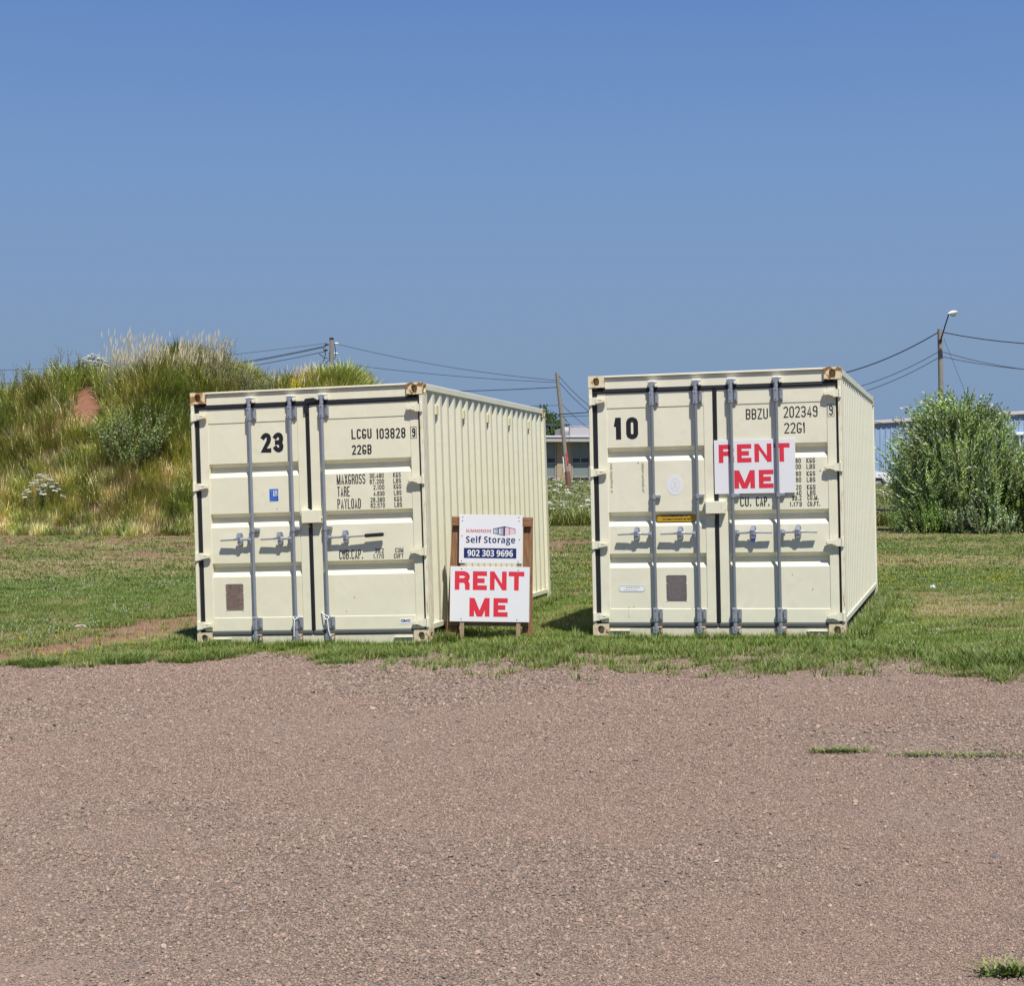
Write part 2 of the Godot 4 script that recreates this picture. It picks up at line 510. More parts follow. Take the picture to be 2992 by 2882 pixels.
func container(called: String, label: String, pos: Vector3, turn: Vector3, cfg: Dictionary) -> Node3D:
	var t := thing(called, label, "shipping container", pos, turn, "cream shipping containers for rent")
	var P: Material = cfg.paint
	for rt in [false, true]:
		for tp in [false, true]:
			for fr in [true, false]:
				casting(t, rt, tp, fr, cfg.rust[(1 if rt else 0)] if tp else (M.cast_low if fr else P), M.hollow_ochre if tp else M.cast_low)
	# frame
	for rt in [0, 1]:
		var s := Shape.new()
		var x0 := 0.0 if rt == 0 else CW - 0.034
		s.box(Vector3(x0, 0.119, -0.06), Vector3(x0 + 0.034, CH - 0.119, -0.004), 0.004)
		s.box(Vector3(0.001 if rt == 0 else CW - 0.075, 0.119, -0.16), Vector3(0.075 if rt == 0 else CW - 0.001, CH - 0.119, -0.0605), 0.006)
		build(s, "corner_post", M.post if rt == 1 else P, t)
		s = Shape.new()
		s.box(Vector3(0.001 if rt == 0 else CW - 0.12, 0.119, -CL + 0.002), Vector3(0.12 if rt == 0 else CW - 0.001, CH - 0.119, -CL + 0.15), 0.01)
		build(s, "corner_post", P, t)
		s = Shape.new()
		s.box(Vector3(0.001 if rt == 0 else CW - 0.06, CH - 0.075, -CL + 0.179), Vector3(0.06 if rt == 0 else CW - 0.001, CH - 0.006, -0.179), 0.006)
		build(s, "top_rail", P, t)
		s = Shape.new()
		s.box(Vector3(0.004 if rt == 0 else CW - 0.05, 0.115, -CL + 0.179), Vector3(0.05 if rt == 0 else CW - 0.004, 0.17, -0.161), 0.004)
		build(s, "bottom_rail", P, t)
		# corrugated side wall
		s = Shape.new()
		var sgn := 1.0 if rt == 1 else -1.0
		var prof := []
		var z := -0.155
		while z > -CL + 0.16:
			prof.append(Vector2(0, z)); prof.append(Vector2(0, z - 0.072)); prof.append(Vector2(0.036, z - 0.140)); prof.append(Vector2(0.036, z - 0.210))
			z -= 0.278
		prof.append(Vector2(0, z))
		for i in prof.size() - 1:
			var a: Vector2 = prof[i]
			var b: Vector2 = prof[i + 1]
			if b.y < -CL + 0.03: break
			var xa := (CW - 0.012 if rt == 1 else 0.012) - sgn * a.x
			var xb := (CW - 0.012 if rt == 1 else 0.012) - sgn * b.x
			for in_ in [0.0, 1.0]:
				var o: float = sgn * 0.004 * in_
				var q := [Vector3(xa - o, 0.168, a.y), Vector3(xb - o, 0.168, b.y), Vector3(xb - o, CH - 0.073, b.y), Vector3(xa - o, CH - 0.073, a.y)]
				if (rt == 1) == (in_ == 0.0): s.quad(q[0], q[1], q[2], q[3])
				else: s.quad(q[3], q[2], q[1], q[0])
		build(s, "side_wall", P, t)
	var s := Shape.new()
	s.box(Vector3(0.13, 0.119, -CL + 0.02), Vector3(CW - 0.13, CH - 0.119, -CL + 0.05), 0.002)
	build(s, "end_wall", P, t)
	s = Shape.new()
	s.box(Vector3(0.061, CH - 0.035, -CL + 0.02), Vector3(CW - 0.061, CH - 0.02, -0.12), 0.002)
	build(s, "roof", P, t)
	s = Shape.new()
	s.box(Vector3(0.06, 0.12, -CL + 0.06), Vector3(CW - 0.06, 0.15, -0.16), 0.002)
	build(s, "floor", M.wood, t)
	s = Shape.new()                                           # header with its lip
	s.box(Vector3(0.163, 2.445, -0.13), Vector3(CW - 0.163, CH - 0.024, -0.034), 0.003)
	s.box(Vector3(0.163, CH - 0.022, -0.16), Vector3(CW - 0.163, CH - 0.002, -0.012), 0.004)
	build(s, "door_header", P, t)
	s = Shape.new()
	s.box(Vector3(0.163, -0.02, -0.13), Vector3(CW - 0.163, 0.082, -0.026), 0.004)
	build(s, "door_sill", M.sill, t)
	# forklift pocket plates beside the lower castings
	for x in [0.17, CW - 0.37]:
		s = Shape.new()
		s.box(Vector3(x, 0.045, -0.025), Vector3(x + 0.2, 0.056, -0.004), 0.002)
		build(s, "sill_plate", P, t)
	# doors
	for dd in [0, 1]:
		var x0 := 0.080 if dd == 0 else 1.276
		var x1 := 1.236 if dd == 0 else CW - 0.054
		var px0 := 0.176 if dd == 0 else 1.378
		var px1 := 1.146 if dd == 0 else 2.338
		s = Shape.new()
		var y0 := 0.128
		var y1 := 2.412
		s.box(Vector3(x0, y0, DZ - 0.05), Vector3(px0, y1, DZ), 0.003)
		s.box(Vector3(px1, y0, DZ - 0.05), Vector3(x1, y1, DZ), 0.003)
		s.box(Vector3(px0 + 0.0005, 2.262, DZ - 0.05), Vector3(px1 - 0.0005, y1, DZ - 0.0005), 0.004)
		s.box(Vector3(px0 + 0.0005, y0, DZ - 0.05), Vector3(px1 - 0.0005, 0.267, DZ - 0.0005), 0.004)
		var prof := [Vector2(2.27, -0.006)]
		for tr in cfg.troughs:
			prof.append(Vector2(tr, -0.006)); prof.append(Vector2(tr - 0.040, -0.056)); prof.append(Vector2(tr - 0.094, -0.056)); prof.append(Vector2(tr - 0.142, -0.006))
		prof.append(Vector2(0.26, -0.006))
		for i in prof.size() - 1:
			var a: Vector2 = prof[i]
			var b: Vector2 = prof[i + 1]
			s.quad(Vector3(px0 - 0.002, b.x, DZ + b.y), Vector3(px1 + 0.002, b.x, DZ + b.y), Vector3(px1 + 0.002, a.x, DZ + a.y), Vector3(px0 - 0.002, a.x, DZ + a.y))
		s.quad(Vector3(x1, y0, DZ - 0.055), Vector3(x0, y0, DZ - 0.055), Vector3(x0, y1, DZ - 0.055), Vector3(x1, y1, DZ - 0.055))
		var door := build(s, "door", P, t)
		# rubber gasket round the door
		s = Shape.new()
		var gx0 := 0.0355 if dd == 0 else 1.254
		var gx1 := 1.252 if dd == 0 else CW - 0.0355
		var gz := DZ + 0.012
		s.box(Vector3(gx0, y1 + 0.001, DZ - 0.05), Vector3(gx1, y1 + 0.032, gz), 0.008)
		s.box(Vector3(gx0, y1 + 0.030, DZ - 0.05), Vector3(gx1, y1 + 0.046, gz - 0.006), 0.004)
		if dd == 0:
			s.box(Vector3(gx0, y0 - 0.001, DZ - 0.05), Vector3(x0 - 0.001, y1, gz - 0.004), 0.006)
			s.box(Vector3(x1 + 0.002, y0 - 0.001, DZ - 0.05), Vector3(x1 + 0.022, y1 + 0.002, gz - 0.002), 0.006)
		else:
			s.box(Vector3(x1 + 0.001, y0 - 0.001, DZ - 0.05), Vector3(gx1, y1, gz - 0.004), 0.006)
			s.box(Vector3(x0 - 0.024, y0 - 0.001, DZ - 0.05), Vector3(x0 - 0.002, y1 + 0.002, gz + 0.002), 0.006)
		if cfg.torn and dd == 1:                               # the loose flap of rubber at the top of the seam
			s.prism([Vector2(1.262, 2.425), Vector2(1.39, 2.452), Vector2(1.335, 2.485), Vector2(1.245, 2.478), Vector2(1.225, 2.43)], gz, gz + 0.012)
			s.prism([Vector2(1.225, 2.33), Vector2(1.28, 2.33), Vector2(1.262, 2.44), Vector2(1.225, 2.44)], gz + 0.002, gz + 0.009)
		build(s, "gasket", M.rubber, door)
		s = Shape.new()
		s.box(Vector3(gx0, 0.084, DZ - 0.05), Vector3(gx1, 0.127, gz + 0.002), 0.010)
		build(s, "lower_gasket", M.rubber_dusty, door)
		for y in cfg.hinges:
			build(hinge_shape(dd == 1, y), "hinge", P, door)
		for rod in cfg.rods:
			if (rod.x < 1.25) != (dd == 0): continue
			lock_rod(door, cfg, rod)
	# the box that guards the padlock
	s = Shape.new()
	var lb: Rect2 = cfg.lockbox
	var lo := lb.position
	var hi := lb.end
	s.box(Vector3(lo.x, lo.y, DZ + 0.002), Vector3(hi.x, hi.y, DZ + 0.068), 0.004)
	var box := build(s, "lock_box", P, t)
	s = Shape.new()
	s.box(Vector3(lo.x - 0.012, hi.y - 0.03, DZ + 0.002), Vector3(lo.x + 0.07, hi.y + 0.012, DZ + 0.05), 0.003)
	s.box(Vector3(hi.x - 0.004, lo.y + 0.045, DZ + 0.03), Vector3(hi.x + 0.014, lo.y + 0.06, DZ + 0.06), 0.002)
	s.box(Vector3(hi.x - 0.03, lo.y + 0.01, DZ + 0.068), Vector3(hi.x - 0.024, hi.y - 0.02, DZ + 0.071), 0.001)
	build(s, "box_flange", P, box)
	s = Shape.new()
	s.box(Vector3(lo.x + 0.03, lo.y - 0.05, DZ + 0.001), Vector3(lo.x + 0.085, lo.y - 0.012, DZ + 0.010), 0.002)
	build(s, "staple_plate", P, box)
	return t

func lock_rod(door: Node, cfg: Dictionary, rod: Dictionary) -> void:
	var x: float = rod.x
	var z := DZ + 0.046
	var g: Material = cfg.steel
	var s := Shape.new()
	s.tube([Vector3(x, 0.10, z), Vector3(x, 2.46, z)], [0.0165, 0.0165], 12)
	build(s, "lock_rod", cfg.rod_paint, door)
	for top in [true, false]:
		var y0 := 2.27 if top else 0.136
		s = Shape.new()
		s.box(Vector3(x - 0.028, y0, DZ + 0.004), Vector3(x + 0.020, y0 + 0.145, z + 0.021), 0.012)
		s.box(Vector3(x - 0.048, y0 + 0.012, DZ + 0.001), Vector3(x + 0.062, y0 + 0.128, DZ + 0.010), 0.004)
		s.box(Vector3(x + 0.030, y0 + 0.02, DZ + 0.010), Vector3(x + 0.058, y0 + 0.118, DZ + 0.026), 0.006)
		var br := build(s, "rod_bracket", g, door)
		for yy in [0.03, 0.115]:
			s = Shape.new()
			s.tube([Vector3(x - 0.004, y0 + yy, z + 0.0205), Vector3(x - 0.004, y0 + yy, z + 0.0225)], [0.006, 0.006], 8)
			build(s, "bolt", M.screw, door)
			s = Shape.new()
			s.tube([Vector3(x + 0.044, y0 + yy + 0.005, DZ + 0.0255), Vector3(x + 0.044, y0 + yy + 0.005, DZ + 0.030)], [0.006, 0.005], 8)
			build(s, "bolt", M.screw, door)
		# the cam on the rod's end and its keeper on the frame
		var yc := 2.485 if top else 0.055
		s = Shape.new()
		s.tube([Vector3(x, yc - 0.07 if top else yc + 0.07, z), Vector3(x, yc, z)], [0.021, 0.021], 12)
		s.prism([Vector2(x - 0.026, yc - 0.022), Vector2(x + 0.012, yc - 0.026), Vector2(x + 0.034, yc - 0.004), Vector2(x + 0.024, yc + 0.026), Vector2(x - 0.024, yc + 0.024)], z - 0.02, z + 0.016)
		build(s, "rod_cam", g, door)
		s = Shape.new()
		s.box(Vector3(x - 0.036, yc + 0.012, DZ - 0.004), Vector3(x + 0.056, yc + 0.038, z + 0.014), 0.006)
		s.box(Vector3(x + 0.030, yc - 0.028, DZ - 0.004), Vector3(x + 0.058, yc + 0.012, z + 0.010), 0.006)
		build(s, "cam_keeper", cfg.keeper if top else M.keeper_low, door)
	s = Shape.new()
	for yy in cfg.clamps:
		s.tube([Vector3(x, yy - 0.022, z), Vector3(x, yy + 0.022, z)], [0.023, 0.023], 12)
		s.box(Vector3(x - 0.045, yy - 0.018, DZ + 0.001), Vector3(x + 0.066, yy + 0.018, DZ + 0.028), 0.006)
	build(s, "rod_clamp", g, door)
	# handle
	var hy: float = cfg.handle_y
	var sg: float = rod.side
	var tip: float = rod.tip
	var hub: float = rod.hub
	var zz := z + 0.002
	s = Shape.new()
	s.prism([Vector2(-0.002, -0.03), Vector2(0.045, -0.034), Vector2(0.05, 0.02), Vector2(0.02, 0.03), Vector2(-0.002, 0.026)] if sg > 0 else [Vector2(-0.05, -0.034), Vector2(0.002, -0.03), Vector2(0.002, 0.026), Vector2(-0.02, 0.03), Vector2(-0.05, 0.02)], zz - 0.03, zz - 0.004, Transform3D(Basis(), Vector3(x + sg * 0.012, hy, 0)))
	var grip: float = rod.get("grip", 0.0)
	var p0 := Vector3(x + sg * 0.03, hy, zz)
	var p1 := Vector3(hub - sg * 0.05, hy + 0.004, zz)
	var p2 := Vector3(hub, hy + 0.010, zz + 0.012)
	var p3 := Vector3(hub + sg * 0.06, hy + 0.004, zz + 0.006)
	var p4 := Vector3(tip, hy + (0.02 if grip else 0.0), zz + 0.002)
	s.bar(p0, p1, 0.022, 0.026, 0.004)
	s.bar(p1, p2, 0.022, 0.026, 0.004)
	s.bar(p2, p3, 0.022, 0.026, 0.004)
	s.bar(p3, p4, 0.017, 0.030, 0.003)
	build(s, "handle", cfg.handle, door)
	if grip:
		s = Shape.new()
		s.bar(p3.lerp(p4, 0.45), p4 + Vector3(0.012, 0, 0), 0.038, 0.042, 0.012)
		build(s, "handle_grip", M.rubber, door)
	s = Shape.new()                                           # the catch that holds the handle
	var cap := []
	for i in 20:
		var a := TAU * i / 20
		cap.append(Vector2(0.027 * cos(a), 0.027 * sin(a) + (0.04 if sin(a) > 0 else -0.04)))
	s.prism(cap, DZ + 0.001, DZ + 0.012, Transform3D(Basis(), Vector3(hub, hy + 0.006, 0)))
	s.tube([Vector3(hub, hy - 0.02, DZ + 0.01), Vector3(hub, hy - 0.02, zz + 0.006)], [0.015, 0.013], 10)
	s.prism([Vector2(-0.022, 0.012), Vector2(0.022, 0.012), Vector2(0.018, 0.055), Vector2(-0.014, 0.062)], zz + 0.026, zz + 0.034, Transform3D(Basis(Vector3.RIGHT, -0.25), Vector3(hub, hy, 0)))
	s.prism([Vector2(-0.018, -0.055), Vector2(0.018, -0.05), Vector2(0.020, -0.015), Vector2(-0.020, -0.015)], zz - 0.012, zz + 0.004, Transform3D(Basis(), Vector3(hub, hy, 0)))
	build(s, "handle_catch", cfg.handle, door)
	if rod.has("lock"):
		s = Shape.new()
		s.box(Vector3(hub - 0.02, hy - 0.085, zz - 0.02), Vector3(hub + 0.02, hy - 0.025, zz + 0.0), 0.008)
		build(s, "padlock", M.blue_lock, door)

func row_of(row: Array, z: float, called: String, door: Node) -> void:
	var s := Shape.new()
	lettering(s, [row], z)
	build(s, called, M.ink, door)

func lettering(s: Shape, rows: Array, z: float) -> void:
	for r in rows: write(s, r[0], r[1], r[2], r[3], r[4], r[5], z)

# ---------------------------------------------------------------- plants
func blade(s: Shape, o: Vector3, dir: Vector3, h: float, w: float, bend: float) -> void:
	var side := dir.cross(UP).normalized() * w / 2
	var a := o + UP * h * 0.55 + dir * bend * 0.30
	var b := o + UP * h + dir * bend
	var m := (dir * -0.6 + UP * 0.8 + side.normalized() * rf(-0.4, 0.4)).normalized()
	s.squad(o - side, o + side, a + side * 0.75, a - side * 0.75, m, m, m, m)
	s.v.append_array(PackedVector3Array([a - side * 0.75, b, a + side * 0.75]))
	for i in 3:
		s.n.append(m); s.c.append(s.col)

func tuft(k: int, h: float, w: float, spread: float, bend: float, tints: Array, sd: int) -> ArrayMesh:
	rng.seed = sd
	var s := Shape.new()
	for i in k:
		var a := rf(0, TAU)
		var r := spread * sqrt(rng.randf())
		s.col = tints[rng.randi() % tints.size()] * rf(0.8, 1.2)
		blade(s, Vector3(cos(a) * r, 0, sin(a) * r), Vector3(cos(a + rf(-1, 1)), 0, sin(a + rf(-1, 1))).normalized(), h * rf(0.55, 1.1), w, bend * rf(0.3, 1.2))
	return s.mesh(M.blade)

func leaf(s: Shape, o: Vector3, d: Vector3, nrm: Vector3, l: float, w: float) -> void:
	var x := d.cross(nrm).normalized() * w / 2
	var mid := o + d * l * 0.45 - nrm * l * 0.03
	var tip := o + d * l - nrm * l * 0.12
	s.tri(o, mid + x, tip)
	s.tri(o, tip, mid - x)

func shoot(s: Shape, o: Vector3, d: Vector3, length: float, k: int, ll: float, lw: float, tints: Array, droop := 0.25, spread := 0.72, stem := Color(0.12, 0.10, 0.04)) -> void:
	var p := o
	var dir := d.normalized()
	var st := length / k
	s.col = stem
	var side := dir.cross(Vector3(0.3, 0.2, 0.9)).normalized() * 0.006
	for i in k:
		var q := p + dir * st
		if i % 4 == 0:
			s.col = stem
			var far := p + dir * st * 4.0
			s.tri(p - side, p + side, far)
		var turn := Basis(dir, i * 2.4 + rf(-0.4, 0.4))
		var out := turn * dir.cross(Vector3(0.31, 0.9, 0.2)).normalized()
		var ld := (dir * 0.95 + out * spread).normalized()
		s.col = tints[rng.randi() % tints.size()] * rf(0.8, 1.2)
		leaf(s, q, ld, (dir - ld * dir.dot(ld) + out * 0.2).normalized(), ll * rf(0.7, 1.15) * (1.0 - 0.35 * i / k), lw)
		dir = (dir + Vector3(0, -droop / k, 0)).normalized()
		p = q

func limb(s: Shape, a: Vector3, b: Vector3, r0: float, r1: float) -> void:
	var m := a.lerp(b, 0.5) + Vector3(rf(-1, 1), rf(-0.3, 0.6), rf(-1, 1)) * a.distance_to(b) * 0.08
	s.tube([a, m, b], [r0, (r0 + r1) / 2, r1], 6, false)

func bush(called: String, label: String, category: String, base: Vector3, profile: Array, skew: float, count: int, sh: Dictionary, sd: int, lean := Vector3.ZERO) -> Node3D:   # profile: [height, radius]
	var t := thing(called, label, category, base)
	rng.seed = sd
	var meshes := []
	for v in 3:
		var s := Shape.new()
		shoot(s, Vector3.ZERO, UP, sh.length, sh.leaves, sh.leaf, sh.width, sh.tints, sh.droop, sh.get("spread", 0.72))
		meshes.append(s.mesh(M.leaf))
	var where := [[], [], []]
	var cols := [[], [], []]
	var st := Shape.new()
	st.col = Color(0.10, 0.075, 0.045)
	var top: float = profile[-1][0]
	for i in count:
		var y := top * pow(rng.randf(), 0.85)
		var r: float = lerp_table(profile, y)
		var a := rf(0, TAU)
		var k := sqrt(rf(0.12, 1.0))
		k *= 1.0 + 0.24 * n1.get_noise_3d(cos(a) * 40 + sd, y * 22, sin(a) * 40)
		var p := Vector3(cos(a) * r * k + skew * y / top, y * (0.97 + 0.08 * n2.get_noise_2d(a * 60, y * 20)), sin(a) * r * k * 0.9)
		var d := (Vector3(cos(a) * k, 0, sin(a) * k) * rf(0.5, 1.2) + UP * rf(0.2, 1.2) + lean + Vector3(n1.get_noise_3d(p.x * 55.0, p.y * 55.0, sd), n1.get_noise_3d(p.y * 55.0, sd + 90, p.z * 55.0), n1.get_noise_3d(sd + 40, p.x * 55.0, p.z * 55.0)) * 1.5 + Vector3(rf(-1, 1), rf(-0.6, 0.6), rf(-1, 1)) * 0.28).normalized()
		var x := d.cross(Vector3(0.2, 0.1, 1)).normalized()
		var v := rng.randi() % 3
		var b := Basis(x, d, x.cross(d)) * Basis(UP, rf(0, TAU))
		where[v].append(Transform3D(b.scaled(Vector3.ONE * rf(0.75, 1.25)), p - d * sh.length * 0.55))
		var c := rf(0.62, 1.35)
		c *= 1.0 + 0.9 * n2.get_noise_3d(p.x * 32.0, p.y * 32.0, p.z * 32.0)
		cols[v].append(Color(c * rf(0.9, 1.15), c, c * rf(0.85, 1.2)))
		if i % maxi(1, count / 60) == 0 and y > 0.3:
			limb(st, Vector3(rf(-0.25, 0.25), 0, rf(-0.2, 0.2)), p, 0.03, 0.008)
	build(st, "trunk", M.bark, t)
	for v in 3: scatter("foliage", meshes[v], where[v], cols[v], t)
	return t

func weed_patch(called: String, label: String, base: Vector3, r: float, h: float, fan: float, count: int, ll: float, tints: Array, sd: int) -> void:
	var t := thing(called, label, "weed", base)
	rng.seed = sd
	var s := Shape.new()
	for i in count:
		var a := rf(0, TAU)
		var k := sqrt(rng.randf())
		var o := Vector3(cos(a) * r * k, 0, sin(a) * r * k * 0.7)
		o.y = gh(base.x + o.x, base.z + o.z) - base.y - 0.05
		var d := Vector3(cos(a) * k * fan + rf(-0.12, 0.16), 1.0, sin(a) * k * fan + rf(-0.1, 0.1))
		var l := h * rf(0.5, 1.0) * (1.05 - 0.3 * k)
		shoot(s, o, d, l, 26, ll, ll * 0.34, tints, 0.02, 0.72, Color(0.16, 0.13, 0.06))
		for j in 3:                                           # side sprigs
			var u := rf(0.45, 0.9)
			shoot(s, o + d.normalized() * l * u, d.normalized() + Vector3(rf(-0.7, 0.7), 0.2, rf(-0.7, 0.7)), l * 0.28, 9, ll * 0.8, ll * 0.28, tints, 0.0, 0.72, Color(0.16, 0.13, 0.06))
	build(s, "foliage", M.leaf, t)

func umbel_clump(label: String, base: Vector3, w: float, h: float, count: int, sd: int) -> Node3D:
	var t := thing("white_wildflower", label, "wildflower", base)
	rng.seed = sd
	var s := Shape.new()
	var g := Shape.new()
	for i in count:
		var a := rf(0, TAU)
		var r := w / 2 * sqrt(rng.randf())
		var top := Vector3(cos(a) * r, h * (1.0 - 0.55 * pow(r / (w / 2), 2.0)) * rf(0.82, 1.02), sin(a) * r * 0.8)
		var nn := (UP + Vector3(cos(a), 0, sin(a)) * 0.5 * r / w + Vector3(rf(-1, 1), 0, rf(-1, 1)) * 0.15).normalized()
		var x := nn.cross(Vector3(0.1, 0, 1)).normalized()
		var y := nn.cross(x)
		var rad := rf(0.05, 0.10)
		s.col = Color(0.60, 0.60, 0.52) * rf(0.85, 1.08)
		for j in 14:                                          # florets
			var b := rf(0, TAU)
			var q := top + (x * cos(b) + y * sin(b)) * rad * sqrt(rng.randf()) + nn * rf(-0.012, 0.012)
			var e := rf(0.018, 0.030)
			var k := [q + x * e, q + y * e, q - x * e, q - y * e]
			for f in 4:
				s.tri(k[f], k[(f + 1) % 4], q + nn * e * 0.8)
				s.tri(k[(f + 1) % 4], k[f], q - nn * e * 0.7)
		g.col = Color(0.09, 0.13, 0.04)
		g.tube([Vector3(top.x * 0.4, 0, top.z * 0.4), top], [0.006, 0.004], 4, false)
		if i % 2 == 0:
			shoot(g, Vector3(top.x * 0.5, 0.02, top.z * 0.5), Vector3(top.x * 0.7, h * 0.7, top.z * 0.7), h * 0.75, 16, 0.11, 0.035, [Color(0.08, 0.14, 0.04), Color(0.11, 0.17, 0.05)], 0.1)
	build(g, "stem", M.leaf, t)
	build(s, "blossom", M.leaf, t)
	return t

func pole(label: String, base: Vector3, top: Vector3, r0: float, r1: float, m: Material) -> Node3D:
	var t := thing("utility_pole", label, "utility pole", base)
	var s := Shape.new()
	s.tube([Vector3(0, -0.5, 0), (top - base) * 0.5, top - base], [r0, (r0 + r1) / 2, r1], 14)
	build(s, "pole", m, t)
	return t

func wire(label: String, a: Vector3, b: Vector3, sag: float, r: float, group := "overhead wires") -> void:
	var s := Shape.new()
	var p := []
	var rr := []
	for i in 17:
		var k := i / 16.0
		p.append(a.lerp(b, k) - a + UP * (-sag * 4.0 * k * (1.0 - k)))
		rr.append(r)
	s.tube(p, rr, 5)
	var o := build(s, "overhead_wire", M.wire)
	o.position = a
	tag(o, label, "wire", group)

# ---------------------------------------------------------------- materials
func materials() -> void:
	var cream := func(a: Color, b: Color, c: Color, sd: int) -> StandardMaterial3D:
		var m := StandardMaterial3D.new()
		m.albedo_texture = noise_tex(0.012, [[0.0, c], [0.32, a], [0.6, b], [1.0, a]], sd, 512, FastNoiseLite.TYPE_SIMPLEX_SMOOTH, 6)
		m.roughness = 0.42
		m.heightmap_enabled = true
		m.heightmap_texture = noise_tex(0.01, [], sd + 9, 256, FastNoiseLite.TYPE_SIMPLEX_SMOOTH, 3)
		m.heightmap_scale = 0.35
		return tri_map(m, 0.55)
	M.paint_a = cream.call(lin(0.76, 0.725, 0.545), lin(0.74, 0.705, 0.525), lin(0.70, 0.66, 0.485), 3)
	M.paint_b = cream.call(lin(0.765, 0.735, 0.57), lin(0.745, 0.715, 0.55), lin(0.705, 0.67, 0.51), 14)
	var rusty := func(stops: Array, sd: int, f: float) -> StandardMaterial3D:
		var m := StandardMaterial3D.new()
		m.albedo_texture = noise_tex(f, stops, sd, 256, FastNoiseLite.TYPE_SIMPLEX_SMOOTH, 5)
		m.roughness = 0.75
		return tri_map(m, 3.0)
	var rc := lin(0.68, 0.60, 0.40)
	var r1 := lin(0.30, 0.145, 0.055)
	var r2 := lin(0.16, 0.06, 0.025)
	M.rust_heavy = rusty.call([[0.0, r2], [0.4, r1], [0.56, lin(0.42, 0.22, 0.09)], [0.64, rc], [1.0, rc]], 21, 0.011)
	M.rust_mid = rusty.call([[0.0, r2], [0.36, r1], [0.44, lin(0.55, 0.38, 0.16)], [0.5, rc], [1.0, rc]], 22, 0.013)
	M.rust_light = rusty.call([[0.0, r1], [0.27, lin(0.55, 0.38, 0.16)], [0.33, rc], [1.0, lin(0.72, 0.66, 0.5)]], 23, 0.014)
	M.cast_low = rusty.call([[0.0, r2], [0.33, r1], [0.42, lin(0.6, 0.5, 0.32)], [1.0, lin(0.66, 0.6, 0.44)]], 24, 0.016)
	M.sill = rusty.call([[0.0, lin(0.5, 0.42, 0.28)], [0.3, lin(0.63, 0.58, 0.43)], [1.0, lin(0.69, 0.64, 0.49)]], 25, 0.02)
	M.keeper_low = rusty.call([[0.0, r2], [0.4, lin(0.20, 0.12, 0.07)], [0.55, lin(0.5, 0.45, 0.35)], [1.0, lin(0.6, 0.56, 0.45)]], 26, 0.03)
	M.post = rusty.call([[0.0, r1], [0.22, lin(0.58, 0.44, 0.24)], [0.32, lin(0.70, 0.65, 0.48)], [0.5, lin(0.75, 0.71, 0.535)], [1.0, lin(0.755, 0.72, 0.545)]], 27, 0.02)
	M.post.uv1_scale = Vector3(9, 0.8, 9)
	M.keeper_white = paint(0.74, 0.72, 0.64, 0.4)
	M.hollow_ochre = paint(0.62, 0.47, 0.20, 0.8)
	M.rubber = paint(0.012, 0.013, 0.017, 0.45)
	M.rubber_dusty = paint(0.075, 0.08, 0.08, 0.75)
	var galv := func(a: Color, b: Color, sd: int, metal: float) -> StandardMaterial3D:
		var m := StandardMaterial3D.new()
		m.albedo_texture = noise_tex(0.05, [[0.0, a], [1.0, b]], sd, 256)
		m.roughness = 0.45; m.metallic = metal
		return tri_map(m, 2.0)
	M.galv = galv.call(lin(0.27, 0.29, 0.33), lin(0.40, 0.42, 0.46), 31, 0.45)
	M.zinc = galv.call(lin(0.42, 0.44, 0.48), lin(0.58, 0.60, 0.64), 32, 0.85)
	M.rod_grey = galv.call(lin(0.17, 0.19, 0.22), lin(0.21, 0.23, 0.26), 33, 0.2)
	M.rod_galv = galv.call(lin(0.25, 0.28, 0.33), lin(0.32, 0.35, 0.40), 34, 0.4)
	M.blue_lock = paint(0.02, 0.05, 0.35, 0.35)
	M.ink = paint(0.010, 0.010, 0.012, 0.5)
	M.vent = paint(0.74, 0.66, 0.38, 0.5)
	M.scrape = paint(0.13, 0.10, 0.065, 0.8)
	M.rope = paint(0.7, 0.7, 0.66, 0.9)
	M.board = paint(0.745, 0.745, 0.76, 0.4)
	M.red = paint(0.67, 0.033, 0.058, 0.45)
	M.pale_red = paint(0.50, 0.10, 0.13, 0.5)
	M.pink = paint(0.72, 0.52, 0.54, 0.5)
	M.navy = paint(0.012, 0.025, 0.12, 0.4)
	M.white = paint(0.8, 0.8, 0.8, 0.4)
	M.screw = paint(0.08, 0.08, 0.085, 0.4, 0.6)
	var wd := StandardMaterial3D.new()
	wd.albedo_texture = noise_tex(0.02, [[0.0, lin(0.16, 0.075, 0.035)], [0.5, lin(0.25, 0.125, 0.06)], [1.0, lin(0.33, 0.18, 0.09)]], 41, 256, FastNoiseLite.TYPE_SIMPLEX_SMOOTH, 5)
	wd.roughness = 0.8
	M.wood = tri_map(wd, 1.0)
	M.wood.uv1_scale = Vector3(9, 0.8, 9)
	M.wood_cross = M.wood.duplicate()
	M.wood_cross.uv1_scale = Vector3(0.8, 9, 9)
	M.stake = M.wood.duplicate()
	M.stake.albedo_color = lin(0.95, 1.0, 1.0)
	M.stake.albedo_texture = noise_tex(0.02, [[0.0, lin(0.26, 0.16, 0.10)], [1.0, lin(0.42, 0.28, 0.19)]], 42, 256, FastNoiseLite.TYPE_SIMPLEX_SMOOTH, 5)
	var pw := StandardMaterial3D.new()
	pw.albedo_texture = noise_tex(0.03, [[0.0, lin(0.17, 0.15, 0.12)], [1.0, lin(0.34, 0.31, 0.26)]], 43, 256)
	pw.roughness = 0.9
	M.pole = tri_map(pw, 1.0)
	M.pole.uv1_scale = Vector3(4, 0.4, 4)
	M.pole_base = paint(0.19, 0.09, 0.065, 0.9)
	M.wire = paint(0.02, 0.02, 0.022, 0.6)
	M.blade = vcol(0.5, Color(0.55, 0.60, 0.30))
